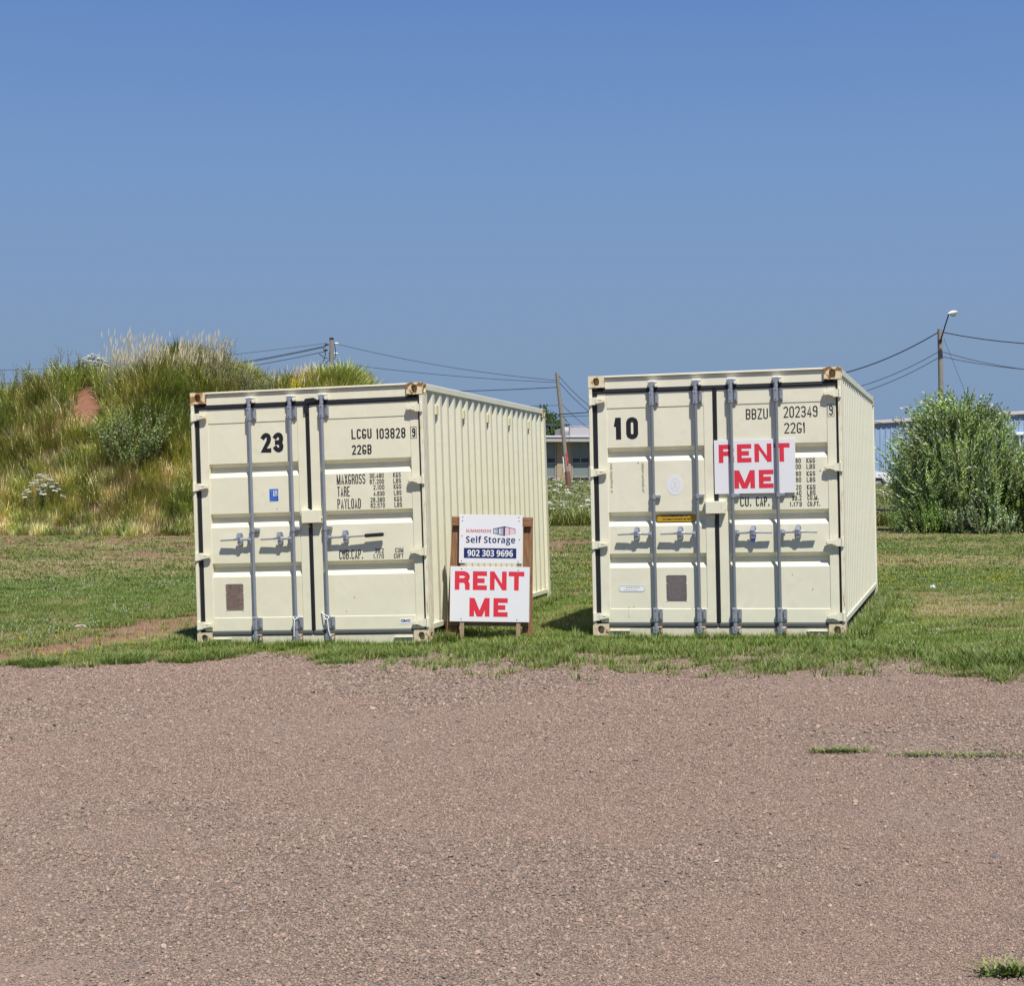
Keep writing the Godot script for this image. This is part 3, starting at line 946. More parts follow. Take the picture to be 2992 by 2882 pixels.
	M.leaf = vcol(0.5, Color(0.45, 0.52, 0.22))
	M.bark = vcol(0.9)
	M.stone = vcol(0.85)
	# ground
	var g := StandardMaterial3D.new()
	g.vertex_color_use_as_albedo = true
	g.albedo_texture = noise_tex(0.09, [[0.0, Color(0.62, 0.62, 0.6)], [0.5, Color(0.9, 0.9, 0.88)], [1.0, Color(1, 1, 1)]], 51, 1024, FastNoiseLite.TYPE_SIMPLEX_SMOOTH, 5)
	g.roughness = 0.95
	g.heightmap_enabled = true
	g.heightmap_texture = noise_tex(0.06, [], 52, 512)
	g.heightmap_scale = 2.5
	M.soil = tri_map(g, 0.4, true)
	var gv := StandardMaterial3D.new()
	gv.vertex_color_use_as_albedo = true
	gv.albedo_texture = noise_tex(0.11, [[0.0, Color(0.62, 0.60, 0.59)], [0.3, Color(0.84, 0.83, 0.82)], [0.62, Color(0.93, 0.92, 0.91)], [0.9, Color(1, 0.98, 0.96)], [1.0, Color(1, 1, 1)]], 53, 1024, FastNoiseLite.TYPE_CELLULAR, 1, FastNoiseLite.RETURN_CELL_VALUE)
	gv.roughness = 0.95
	gv.heightmap_enabled = true
	gv.heightmap_texture = noise_tex(0.11, [[0.0, Color(1, 1, 1)], [1.0, Color(0, 0, 0)]], 53, 1024, FastNoiseLite.TYPE_CELLULAR, 1, FastNoiseLite.RETURN_DISTANCE)
	gv.heightmap_scale = 0.8
	M.gravel = tri_map(gv, 1.37, true)

# ---------------------------------------------------------------- the place
func _ready() -> void:
	rng.seed = 7
	n1.seed = 11; n1.frequency = 0.01; n1.fractal_octaves = 4
	n2.seed = 23; n2.frequency = 0.02; n2.fractal_octaves = 4
	n3.seed = 37; n3.frequency = 0.03; n3.fractal_octaves = 3
	# camera
	var cam := Camera3D.new()
	add_child(cam)
	cam.position = EYE
	cam.rotation_degrees.x = TILT
	cam.fov = rad_to_deg(2.0 * atan(1441.0 / F))
	cam.near = 0.1; cam.far = 3000.0
	cam.current = true
	# sky: clear summer air, computed from the zenith to the horizon
	var im := Image.create(8, 1024, false, Image.FORMAT_RGBF)
	var sky_stops := [[0.0, Color(0.215, 0.318, 0.482)], [4.5, Color(0.222, 0.328, 0.497)], [7.0, Color(0.210, 0.328, 0.535)], [10.4, Color(0.186, 0.318, 0.568)], [17.0, Color(0.121, 0.240, 0.540)], [35.0, Color(0.095, 0.195, 0.48)], [90.0, Color(0.06, 0.14, 0.40)]]
	for r in 1024:
		var el := 90.0 - 180.0 * (r + 0.5) / 1024.0
		var c: Color = sky_stops[0][1]
		for i in sky_stops.size() - 1:
			if el >= sky_stops[i][0]: c = sky_stops[i][1].lerp(sky_stops[i + 1][1], clampf((el - sky_stops[i][0]) / (sky_stops[i + 1][0] - sky_stops[i][0]), 0, 1))
		if el < 0: c = Color(0.2, 0.19, 0.14)
		for x in 8: im.set_pixel(x, r, c)
	var pano := PanoramaSkyMaterial.new()
	pano.panorama = ImageTexture.create_from_image(im)
	var env := Environment.new()
	env.background_mode = Environment.BG_SKY
	env.sky = Sky.new()
	env.sky.sky_material = pano
	env.background_energy_multiplier = 1.0 / 1.18
	env.tonemap_mode = Environment.TONE_MAPPER_LINEAR
	env.tonemap_exposure = 1.18
	env.sdfgi_enabled = true; env.ssao_enabled = true; env.ssil_enabled = true
	var we := WorldEnvironment.new()
	we.environment = env
	add_child(we)
	var sun := DirectionalLight3D.new()
	sun.name = "sun"
	add_child(sun)
	var el := deg_to_rad(60.0)
	var az := deg_to_rad(19.0)                                # behind the camera, a little to its right
	sun.look_at_from_position(Vector3(sin(az) * cos(el), sin(el), cos(az) * cos(el)) * 50.0, Vector3.ZERO)
	sun.light_energy = 1.6
	sun.light_color = Color(1.0, 0.98, 0.945)
	sun.light_angular_distance = 0.5
	sun.shadow_enabled = true
	materials()
	ground()
	buildings()
	containers()
	sign_stand()
	poles_and_wires()
	mound_plants()
	lawn()
	gravel_stones()

func ground() -> void:
	var xs := [-600.0, -300.0, -150.0, -90.0, -60.0, -45.0, -36.0]
	var x := -30.0
	while x <= 30.0:
		xs.append(x); x += 0.34
	xs.append_array([36.0, 45.0, 60.0, 90.0, 150.0, 300.0, 600.0])
	var ds := [-600.0, -200.0, -60.0, -20.0, -6.0, 0.0, 4.0, 8.0]
	var d := 11.0
	while d < 70.0:
		ds.append(d); d += 0.28
	while d < 135.0:
		ds.append(d); d += 2.0
	ds.append_array([160.0, 220.0, 320.0, 600.0, 1200.0])
	var s := sheet_grid(xs, ds, func(px: float, pd: float) -> Vector3: return Vector3(px, gh(px, -pd) - 0.07 * smoothstep(0.35, 0.9, edge(px) - pd), -pd), func(px: float, pd: float) -> Color:
		var b := bare(px, pd)
		var k := dry(px, pd)
		var c := Color(0.095, 0.115, 0.035).lerp(Color(0.24, 0.205, 0.105), k)
		var soil := Color(0.31, 0.165, 0.105)
		var m := mound(px, pd)
		if m > 0.3:
			c = Color(0.11, 0.10, 0.045)
			b = maxf(b * 0.3, smoothstep(0.25, 0.4, n2.get_noise_2d(px * 14.0, pd * 14.0)))
			soil = Color(0.30, 0.135, 0.085)
			b = maxf(b, 1.0 - smoothstep(0.3, 0.8, slide(px, m, pd)))
		return c.lerp(soil, b))
	tag(build(s, "ground", M.soil), "patchy mown grass field with bare red soil behind the containers", "ground", "", "structure")
	# gravel lot, a sheet on top of the soil
	xs = [-60.0, -40.0, -25.0, -18.0]
	x = -14.0
	while x <= 14.0:
		xs.append(x); x += 0.16
	xs.append_array([18.0, 25.0, 40.0, 60.0])
	ds = []
	for i in 170: ds.append(1.0 - i / 169.0)
	s = sheet_grid(xs, ds, func(px: float, k: float) -> Vector3:
		var e := edge(px) + 0.15
		var pd := e - (e + 14.0) * pow(k, 1.45)
		return Vector3(px, gravel_y(px, pd), -pd), func(px: float, k: float) -> Color:
		var e := edge(px) + 0.15
		var pd := e - (e + 14.0) * pow(k, 1.45)
		return gravel_tone(px, pd), true)
	tag(build(s, "gravel_lot", M.gravel), "pinkish brown crushed gravel lot in front of the containers", "gravel lot", "", "structure")

func dusty(x: float, d: float) -> float:                      # a patch of packed pale dust at the lower left
	var q := Vector2((x + 1.58) / 0.30, (d - 5.55) / 0.16).length() + 0.8 * n3.get_noise_2d(x * 160.0, d * 160.0)
	return 1.0 - smoothstep(0.55, 1.1, q)

func gravel_y(x: float, d: float) -> float:
	return gh(x, -d) + 0.006 + 0.014 * n1.get_noise_2d(x * 30.0, d * 30.0)

func gravel_tone(x: float, d: float) -> Color:
	var a := n2.get_noise_2d(x * 14.0 + 9.0, d * 9.0)
	var b := n3.get_noise_2d(x * 9.0, d * 12.0 + 50.0)
	var c := Color(0.33, 0.23, 0.178).lerp(Color(0.29, 0.212, 0.166), smoothstep(0.02, 0.34, a))
	return c.lerp(Color(0.37, 0.268, 0.21), smoothstep(0.12, 0.4, b)).lerp(Color(0.42, 0.30, 0.235), dusty(x, d))

func sheet_grid(xs: Array, ds: Array, place: Callable, tone: Callable, flip := false) -> Shape:
	var s := Shape.new()
	var nx := xs.size()
	var pts := PackedVector3Array()
	var cs := PackedColorArray()
	for dd in ds:
		for xx in xs:
			pts.append(place.call(xx, dd)); cs.append(tone.call(xx, dd))
	var nn := PackedVector3Array()
	nn.resize(pts.size())
	for j in ds.size():
		for i in nx:
			var a := pts[j * nx + mini(i + 1, nx - 1)] - pts[j * nx + maxi(i - 1, 0)]
			var b := pts[mini(j + 1, ds.size() - 1) * nx + i] - pts[maxi(j - 1, 0) * nx + i]
			var m := a.cross(b).normalized()
			nn[j * nx + i] = m if m.y > 0 else -m
	for j in ds.size() - 1:
		for i in nx - 1:
			var q := [j * nx + i, j * nx + i + 1, (j + 1) * nx + i + 1, (j + 1) * nx + i]
			for k in [0, 2, 1, 0, 3, 2]:
				s.v.append(pts[q[k]]); s.n.append(nn[q[k]]); s.c.append(cs[q[k]])
	return s

func containers() -> void:
	var hs := [2.338, 1.618, 0.902, 0.192]
	var a := container("shipping_container", "cream shipping container numbered 23, behind the wooden sign stand, rusty top corners", Vector3(-3.236, -0.067, -17.074), Vector3(-0.08, -12.88, 1.86), {
		"paint": M.paint_a, "rust": [M.rust_heavy, M.rust_mid], "troughs": [1.849, 1.335, 0.826], "hinges": hs, "torn": true,
		"rods": [{"x": 0.648, "side": -1.0, "tip": 0.30, "hub": 0.50}, {"x": 1.086, "side": -1.0, "tip": 0.735, "hub": 0.935}, {"x": 1.427, "side": 1.0, "tip": 2.03, "hub": 1.635, "grip": 1.0}],
		"steel": M.galv, "rod_paint": M.rod_galv, "handle": M.zinc, "keeper": M.keeper_white, "clamps": [1.162], "handle_y": 1.063, "lockbox": Rect2(1.184, 1.217, 0.206, 0.132)})
	var ld: Node = a.get_node("door")
	var rd: Node = a.get_node("door_001")
	var z := DZ - 0.0045
	var s := Shape.new()
	lettering(s, [["23", 0.752, 2.149, 0.989, 1.947, 0.046]], z)
	build(s, "number_lettering", M.ink, ld)
	for row in [["LCGU", 1.719, 2.150, 1.932, 2.050, 0.0145], ["103828", 1.983, 2.146, 2.287, 2.042, 0.0145], ["22GB", 1.719, 1.990, 1.927, 1.893, 0.0145]]: row_of(row, z, "code_lettering", rd)
	s = Shape.new()
	lettering(s, [["9", 2.356, 2.138, 2.392, 2.046, 0.0145]], DZ + 0.001)
	frame_lines(s, 2.341, 2.032, 2.404, 2.151, 0.005, DZ + 0.0008)
	build(s, "check_digit", M.ink, rd)
	for row in [["MAXGROSS", 1.548, 1.697, 1.851, 1.597, 0.0095], ["TARE", 1.551, 1.576, 1.684, 1.475, 0.0095], ["PAYLOAD", 1.548, 1.451, 1.797, 1.349, 0.0095],
		["30.480", 1.897, 1.697, 2.045, 1.650, 0.007], ["67.200", 1.897, 1.638, 2.047, 1.591, 0.007], ["2.100", 1.932, 1.580, 2.048, 1.533, 0.007], ["4.630", 1.932, 1.517, 2.048, 1.470, 0.007], ["28.380", 1.899, 1.455, 2.049, 1.408, 0.007], ["62.570", 1.899, 1.398, 2.049, 1.351, 0.007],
		["KGS", 2.144, 1.699, 2.224, 1.652, 0.007], ["LBS", 2.144, 1.640, 2.224, 1.593, 0.007], ["KGS", 2.146, 1.582, 2.226, 1.535, 0.007], ["LBS", 2.146, 1.519, 2.226, 1.472, 0.007], ["KGS", 2.148, 1.457, 2.228, 1.410, 0.007], ["LBS", 2.148, 1.400, 2.228, 1.353, 0.007],
		["CUB.CAP.", 1.550, 0.936, 1.802, 0.840, 0.0095], ["33.2", 1.929, 0.943, 2.021, 0.896, 0.007], ["1.170", 1.912, 0.886, 2.021, 0.840, 0.007], ["CUM", 2.142, 0.943, 2.226, 0.896, 0.007], ["CUFT", 2.126, 0.886, 2.226, 0.840, 0.007]]: row_of(row, z, "weight_lettering", rd)
	# stickers and plates
	sheet("class_sticker", print_tex(64, 84, Color(0.06, 0.30, 0.68), Color(0.75, 0.82, 0.92), 16, 5, true), Vector2(0.820, 1.447), Vector2(0.920, 1.576), z, ld, "blue square sticker with two white letters")
	s = Shape.new()
	s.box(Vector3(0.858, 1.487, z + 0.0004), Vector3(0.912, 1.568, z + 0.0008), 0.0)
	build(s, "sticker_field", paint(0.02, 0.10, 0.42, 0.4), ld)
	s = Shape.new()
	glyph(s, "L", 0.864, 1.500, 0.888, 1.560, 0.007, z + 0.0012)
	glyph(s, "R", 0.880, 1.500, 0.908, 1.560, 0.007, z + 0.0016)
	build(s, "sticker_lettering", M.white, ld)
	sheet("data_plate", print_tex(96, 136, Color(0.50, 0.43, 0.39), Color(0.24, 0.18, 0.16), 13, 6), Vector2(0.315, 0.342), Vector2(0.507, 0.613), DZ - 0.0035, ld, "brown metal data plate with raised rows of print")
	for q in [[0.318, 0.345], [0.504, 0.345], [0.316, 0.522], [0.506, 0.522], [0.316, 0.610], [0.505, 0.610]]:
		s = Shape.new()
		s.tube([Vector3(q[0], q[1], DZ - 0.005), Vector3(q[0], q[1], DZ - 0.001)], [0.007, 0.005], 8)
		build(s, "rivet", M.keeper_white, ld)
	s = Shape.new()
	s.box(Vector3(2.171, 0.180, DZ - 0.001), Vector3(2.289, 0.235, DZ + 0.0015), 0.0)
	build(s, "maker_sticker", M.white, rd)
	s = Shape.new()
	for q in [["C", 2.180, 2.205], ["I", 2.206, 2.214], ["M", 2.214, 2.248], ["C", 2.252, 2.280]]: glyph(s, q[0], q[1], 0.198, q[2], 0.224, 0.007, DZ + 0.002)
	build(s, "sticker_lettering", M.navy, rd)
	for k in 5:                                               # vent covers high in the side wall
		s = Shape.new()
		var zc := -0.33 - 0.278 * (1 + 4 * k)
		s.box(Vector3(CW - 0.047, 2.285, zc - 0.05), Vector3(CW - 0.014, 2.395, zc + 0.04), 0.008)
		build(s, "vent_cover", M.vent, a)
	for q in [[1, 0.40, 0.62], [5, 0.9, 1.55], [6, 1.25, 1.62], [10, 0.8, 1.5], [13, 1.32, 2.0], [1, 0.26, 0.33]]:
		s = Shape.new()
		var ze: float = -0.155 - 0.278 * q[0] - 0.072
		s.prism([Vector2(ze - 0.003, q[1]), Vector2(ze + 0.004, q[1] + 0.02), Vector2(ze + 0.003, q[2] - 0.1), Vector2(ze, q[2])], 0.0, 0.0015, Transform3D(Basis(Vector3(0, 0, 1), Vector3(0, 1, 0), Vector3(1, 0, 0)), Vector3(CW - 0.0125, 0, 0)))
		build(s, "scrape_mark", M.scrape, a)
	for q in [[Vector3(1.345, 0.305, DZ + 0.004), Vector3(1.40, 0.285, DZ + 0.06), Vector3(1.445, 0.268, DZ + 0.072), Vector3(1.43, 0.235, DZ + 0.075), Vector3(1.44, 0.14, DZ + 0.08), Vector3(1.455, 0.075, DZ + 0.075)], [Vector3(1.395, 0.27, DZ + 0.07), Vector3(1.41, 0.24, DZ + 0.074), Vector3(1.44, 0.245, DZ + 0.074), Vector3(1.452, 0.275, DZ + 0.07)]]:
		s = Shape.new()
		s.tube(q, [0.006, 0.006, 0.006, 0.006, 0.006, 0.006], 7)
		build(s, "cord_tie", M.rope, rd)
	for q in [[Vector3(1.06, 0.275, DZ + 0.065), Vector3(1.078, 0.24, DZ + 0.074), Vector3(1.073, 0.15, DZ + 0.076), Vector3(1.068, 0.07, DZ + 0.07)], [Vector3(1.13, 0.28, DZ + 0.05), Vector3(1.10, 0.25, DZ + 0.07), Vector3(1.078, 0.24, DZ + 0.074)]]:
		s = Shape.new()
		s.tube(q, [0.006, 0.006, 0.006, 0.006], 7)
		build(s, "cord_tie", M.rope, ld)
	chips(ld, [[0.90, 1.372, 0.004, 0.010], [0.25, 0.262, 0.008, 0.006], [1.20, 0.80, 0.005, 0.007], [1.19, 0.75, 0.006, 0.005]])
	chips(rd, [[1.70, 0.455, 0.004, 0.010], [1.61, 0.318, 0.004, 0.007], [2.36, 0.68, 0.004, 0.02]])

	var b := container("shipping_container", "cream shipping container numbered 10, with a rent sign tucked behind its door rods", Vector3(0.811, 0.071, -16.557), Vector3(0.08, -15.25, 1.21), {
		"paint": M.paint_b, "rust": [M.rust_light, M.rust_mid], "troughs": [1.872, 1.229, 0.815], "hinges": [2.340, 1.628, 0.905, 0.188], "torn": false,
		"rods": [{"x": 0.641, "side": -1.0, "tip": 0.275, "hub": 0.463}, {"x": 1.075, "side": -1.0, "tip": 0.705, "hub": 0.898}, {"x": 1.421, "side": 1.0, "tip": 1.797, "hub": 1.612, "lock": true}, {"x": 1.860, "side": 1.0, "tip": 2.23, "hub": 2.045}],
		"steel": M.galv, "rod_paint": M.rod_grey, "handle": M.zinc, "keeper": M.keeper_white, "clamps": [1.375], "handle_y": 1.006, "lockbox": Rect2(1.156, 1.199, 0.189, 0.121)})
	ld = b.get_node("door")
	rd = b.get_node("door_001")
	s = Shape.new()
	glyph(s, "1", 0.249, 1.952, 0.335, 2.170, 0.052, z)
	glyph(s, "0", 0.370, 1.952, 0.491, 2.170, 0.048, z)
	build(s, "number_lettering", M.ink, ld)
	for row in [["BBZU", 1.560, 2.214, 1.774, 2.112, 0.0115], ["202349", 1.924, 2.226, 2.250, 2.117, 0.0115], ["22G1", 1.928, 2.068, 2.130, 1.965, 0.0115]]: row_of(row, z, "code_lettering", rd)
	s = Shape.new()
	lettering(s, [["9", 2.360, 2.226, 2.396, 2.126, 0.0115]], DZ + 0.001)
	frame_lines(s, 2.345, 2.113, 2.409, 2.238, 0.004, DZ + 0.0008)
	build(s, "check_digit", M.ink, rd)
	s = Shape.new()
	var rows := []
	var tops := [1.722, 1.663, 1.595, 1.536, 1.464, 1.410]
	for i in 6:
		rows.append([["80", "00", "60", "60", "20", "40"][i], 2.029, tops[i], 2.081, tops[i] - 0.046, 0.007])
		rows.append([["KGS", "LBS"][i % 2], 2.134, tops[i], 2.216, tops[i] - 0.046, 0.007])
	rows.append_array([["CU.", 1.487, 1.356, 1.597, 1.264, 0.011], ["CAP.", 1.640, 1.356, 1.772, 1.264, 0.011], ["33.2", 1.989, 1.359, 2.081, 1.315, 0.007], ["1.173", 1.968, 1.300, 2.083, 1.256, 0.007], ["CU.M.", 2.137, 1.359, 2.245, 1.315, 0.007], ["CU.FT.", 2.137, 1.300, 2.257, 1.256, 0.007]])
	for row in rows: row_of(row, z, "weight_lettering", rd)
	s = Shape.new()
	var oval := []
	for i in 32: oval.append(Vector2(0.849 + 0.081 * cos(TAU * i / 32), 1.4875 + 0.10 * sin(TAU * i / 32)))
	s.prism(oval, DZ - 0.007, z)
	build(s, "oval_sticker", paint(0.74, 0.74, 0.745, 0.4), ld)
	s = Shape.new()
	for i in 24:
		var p := TAU * i / 24
		var q := TAU * (i + 0.8) / 24
		s.bar(Vector3(0.849 + 0.043 * cos(p), 1.4875 + 0.062 * sin(p), z + 0.0004), Vector3(0.849 + 0.043 * cos(q), 1.4875 + 0.062 * sin(q), z + 0.0004), 0.004, 0.0004, 0.0)
	s.bar(Vector3(0.83, 1.525, z + 0.0004), Vector3(0.87, 1.45, z + 0.0004), 0.006, 0.0004, 0.0)
	s.bar(Vector3(0.868, 1.525, z + 0.0004), Vector3(0.826, 1.45, z + 0.0004), 0.006, 0.0005, 0.0)
	build(s, "sticker_emblem", paint(0.60, 0.59, 0.56, 0.4), ld)
	sheet("data_plate", print_tex(96, 128, Color(0.40, 0.37, 0.37), Color(0.56, 0.52, 0.51), 18, 16), Vector2(0.743, 0.342), Vector2(0.944, 0.597), DZ - 0.0035, ld, "grey metal data plate with rows of small print")
	for q in [[0.745, 0.345], [0.942, 0.345], [0.745, 0.515], [0.942, 0.515], [0.745, 0.595], [0.942, 0.595]]:
		s = Shape.new()
		s.tube([Vector3(q[0], q[1], DZ - 0.005), Vector3(q[0], q[1], DZ - 0.001)], [0.007, 0.005], 8)
		build(s, "rivet", M.keeper_white, ld)
	sheet("warning_sticker", print_tex(200, 30, Color(0.72, 0.56, 0.08), Color(0.04, 0.04, 0.03), 2, 18, true), Vector2(0.655, 1.122), Vector2(1.045, 1.190), DZ - 0.030, ld, "yellow warning strip with black print")
	s = Shape.new()
	var pill := []
	for i in 24:
		var p := TAU * i / 24
		pill.append(Vector2((0.496 if cos(p) > 0 else 0.293) + 0.033 * cos(p), 0.4655 + 0.033 * sin(p)))
	s.prism(pill, DZ - 0.007, z)
	build(s, "pill_sticker", M.white, ld)
	s = Shape.new()
	for i in 24:
		var p: Vector2 = pill[i]
		var q: Vector2 = pill[(i + 1) % 24]
		var c := Vector2(0.3945, 0.4655)
		p = c + (p - c) * Vector2(0.97, 0.9); q = c + (q - c) * Vector2(0.97, 0.9)
		s.bar(Vector3(p.x, p.y, z + 0.0003), Vector3(q.x, q.y, z + 0.0003), 0.0035, 0.0004, 0.0)
	var xx := 0.33
	for i in 12:
		s.box(Vector3(xx, 0.474 if i < 6 else 0.448, z + 0.0001), Vector3(xx + 0.018, 0.481 if i < 6 else 0.453, z + 0.0005), 0.0)
		xx += 0.025 if i != 5 else -0.145
	build(s, "sticker_print", paint(0.2, 0.2, 0.24, 0.5), ld)
	# glue left by two strips that were torn off
	rng.seed = 61
	for x in [0.200, 0.518]:
		s = Shape.new()
		var y := 1.425
		while y < 1.705:
			var h := rf(0.008, 0.03)
			if rng.randf() > 0.15: s.box(Vector3(x + rf(-0.002, 0.005), y, z - 0.0006), Vector3(x + rf(0.016, 0.026), y + h * 1.0, z + 0.0002 + 0.0001 * rng.randf()), 0.0)
			y += h + 0.0005
		build(s, "glue_residue", paint(0.42, 0.37, 0.26, 0.7), ld)
	chips(ld, [[0.36, 0.28, 0.005, 0.014], [0.41, 0.285, 0.004, 0.012], [0.357, 0.19, 0.004, 0.075], [0.99, 0.27, 0.012, 0.008], [0.48, 1.72, 0.012, 0.006]])
	chips(rd, [[2.26, 1.60, 0.012, 0.006], [1.98, 0.60, 0.006, 0.006], [2.17, 0.455, 0.005, 0.010]])
	for c in [a, b]: boxes.append(c.transform.affine_inverse())
	# the rent sign behind the rods of the right container
	var t := rent_sign("white rent sign with red letters pushed behind the lock rods of container 10", 0.787, 0.526)
	t.transform = b.transform * Transform3D(Basis(), Vector3(1.638, 1.653, DZ + 0.018))

func chips(door: Node, list: Array) -> void:                  # rusty paint chips
	for q in list:
		var s := Shape.new()
		s.prism([Vector2(q[0], q[1]), Vector2(q[0] + q[2], q[1] - q[3] * 0.2), Vector2(q[0] + q[2] * 0.8, q[1] + q[3]), Vector2(q[0] + q[2] * 0.1, q[1] + q[3] * 0.8)], DZ - 0.006, DZ + 0.0007)
		build(s, "paint_chip", M.chip, door) if M.has("chip") else build(s, "paint_chip", M.keeper_low, door)

func frame_lines(s: Shape, x0: float, y0: float, x1: float, y1: float, w: float, z: float) -> void:
	s.quad(Vector3(x0, y0, z), Vector3(x1, y0, z), Vector3(x1, y0 + w, z), Vector3(x0, y0 + w, z))
	s.quad(Vector3(x0, y1 - w, z), Vector3(x1, y1 - w, z), Vector3(x1, y1, z), Vector3(x0, y1, z))
	s.quad(Vector3(x0, y0 + w, z), Vector3(x0 + w, y0 + w, z), Vector3(x0 + w, y1 - w, z), Vector3(x0, y1 - w, z))
	s.quad(Vector3(x1 - w, y0 + w, z), Vector3(x1, y0 + w, z), Vector3(x1, y1 - w, z), Vector3(x1 - w, y1 - w, z))

func rent_sign(label: String, w: float, h: float) -> Node3D:
	var t := thing("rent_sign", label, "sign", Vector3.ZERO, Vector3.ZERO, "rent signs")
	var s := Shape.new()
	s.box(Vector3(-w / 2, -h / 2, -0.004), Vector3(w / 2, h / 2, 0.002), 0.0012)
	build(s, "panel", M.board, t)
	s = Shape.new()
	for q in [["R", -0.3565, -0.204, 0.233, 0.042], ["E", -0.173, -0.030, 0.233, 0.042], ["N", 0.0, 0.170, 0.233, 0.042], ["T", 0.190, 0.349, 0.233, 0.042], ["M", -0.205, 0.0, -0.038, -0.228], ["E", 0.039, 0.184, -0.038, -0.228]]:
		glyph(s, q[0], q[1] * w / 0.806, q[4] * h / 0.56, q[2] * w / 0.806, q[3] * h / 0.56, 0.048 * h / 0.56, 0.0024)
	build(s, "lettering", M.red, t)
	return t

func sign_stand() -> void:
	var c := at(1431, 1737, 16.85)
	var g := gh(c.x, c.z)
	var t := thing("sign_stand", "brown wooden sign stand of planks between the two containers", "sign stand", Vector3(c.x, g, c.z), Vector3(0, 0, -0.7))
	var y0 := c.y - g
	var ty := at(1434, 1576, 16.85).y - g
	var top := ty + 0.225
	for q in [[-0.345, -0.40], [0.375, 0.385]]:
		var s := Shape.new()
		s.bar(Vector3(q[1], -0.1, -0.075), Vector3(q[0], top, -0.075), 0.100, 0.038, 0.004, Vector3(0, 0, 1))
		build(s, "upright", M.wood, t)
		s = Shape.new()
		s.bar(Vector3(q[1] + 0.01, -0.1, -0.75), Vector3(q[0], top - 0.09, -0.115), 0.09, 0.038, 0.004, Vector3(0, 0.3, 1).normalized())
		build(s, "rear_leg", M.wood, t)
		s = Shape.new()
		s.box(Vector3(q[1] - 0.055, -0.1, -0.40), Vector3(q[1] + 0.055, 0.15, -0.097), 0.006)
		build(s, "foot_block", M.dark_wood if M.has("dark_wood") else M.wood, t)
	var s := Shape.new()
	s.box(Vector3(-0.402, top - 0.095, -0.054), Vector3(0.410, top, -0.018), 0.004)
	build(s, "crosspiece", M.wood_cross, t)
	s = Shape.new()
	s.box(Vector3(-0.42, y0 - 0.325, -0.054), Vector3(0.395, y0 - 0.23, -0.018), 0.004)
	build(s, "crosspiece", M.wood_cross, t)
	for x in [-0.285, 0.288]:
		s = Shape.new()
		s.prism([Vector2(x - 0.002, -0.06), Vector2(x + 0.003, -0.06), Vector2(x + 0.022, 0.06), Vector2(x + 0.022, ty), Vector2(x - 0.022, ty), Vector2(x - 0.021, 0.06)], -0.016, 0.0)
		build(s, "stake", M.stake, t)
	var r := rent_sign("white rent sign with red letters, screwed low on the wooden stand", 0.806, 0.56)
	r.position = Vector3(c.x, c.y, c.z + 0.006)
	r.rotation_degrees.z = -0.7
	for q in [[-0.288, 0.255], [0.288, 0.248], [-0.288, -0.252], [0.278, -0.256]]: screw(r, q[0], q[1], 0.0021)
	# the storage company's board
	var p := at(1434, 1576, 16.85)
	t = thing("storage_sign", "white self storage sign with navy telephone bar, topmost on the wooden stand", "sign", Vector3(p.x, p.y, p.z + 0.006), Vector3(0, 0, -0.7))
	var k := 0.64 / 820.0
	var X := func(v: float) -> float: return (v - 878.0) * k
	var Y := func(v: float) -> float: return (434.0 - v) * k
	s = Shape.new()
	s.box(Vector3(-0.32, -0.246, -0.004), Vector3(0.32, 0.246, 0.002), 0.0012)
	build(s, "panel", M.board, t)
	s = Shape.new()
	s.box(Vector3(X.call(530), Y.call(683), 0.0018), Vector3(X.call(1213), Y.call(551), 0.0024), 0.0)
	build(s, "telephone_bar", M.navy, t)
	words("902 303 9696", X.call(578), Y.call(660), X.call(1168), 86 * k, M.white, "telephone_lettering", t, 0.0028)
	words("Self Storage", X.call(556), Y.call(512), X.call(1196), 118 * k, M.navy, "name_lettering", t, 0.0026)
	words("SUMMERSIDE", X.call(556), Y.call(349), X.call(884), 42 * k, M.pale_red, "town_lettering", t, 0.0026)
	s = Shape.new()
	var quad := func(sh: Shape, q: Array, z: float) -> void:
		var v := []
		for i in 4: v.append(Vector3(X.call(q[i * 2]), Y.call(q[i * 2 + 1]), z))
		sh.quad(v[0], v[1], v[2], v[3])
	quad.call(s, [908, 360, 1056, 390, 1056, 264, 908, 296], 0.0024)
	quad.call(s, [1056, 274, 1197, 302, 1197, 296, 1056, 264], 0.0024)
	quad.call(s, [1056, 390, 1062, 388, 1062, 270, 1056, 268], 0.0026)
	quad.call(s, [1117, 376, 1123, 375, 1123, 284, 1117, 283], 0.0030)
	quad.call(s, [1191, 362, 1197, 361, 1197, 298, 1191, 297], 0.0030)
	build(s, "emblem_frame", M.navy, t)
	s = Shape.new()
	for q in [[918, 11], [936, 9], [952, 7], [966, 5], [984, 12], [1002, 9], [1018, 7], [1032, 6]]: quad.call(s, [q[0], 354 + (q[0] - 918) * 0.2, q[0] + q[1], 356 + (q[0] - 918) * 0.2, q[0] + q[1], 304 - (q[0] - 918) * 0.19, q[0], 306 - (q[0] - 918) * 0.19], 0.0028)
	build(s, "emblem_slat", M.white, t)
	s = Shape.new()
	quad.call(s, [1063, 386, 1190, 361, 1190, 302, 1063, 276], 0.0026)
	build(s, "emblem_side", M.pink, t)
	for q in [[512, 150], [508, 197], [503, 396], [500, 722], [1240, 146], [1243, 194], [1250, 436], [1238, 727]]: screw(t, X.call(q[0]), Y.call(q[1]), 0.0021)

func screw(t: Node, x: float, y: float, z: float) -> void:
	var s := Shape.new()
	s.tube([Vector3(x, y, z), Vector3(x, y, z + 0.003)], [0.006, 0.004], 8)
	build(s, "screw", M.screw, t)

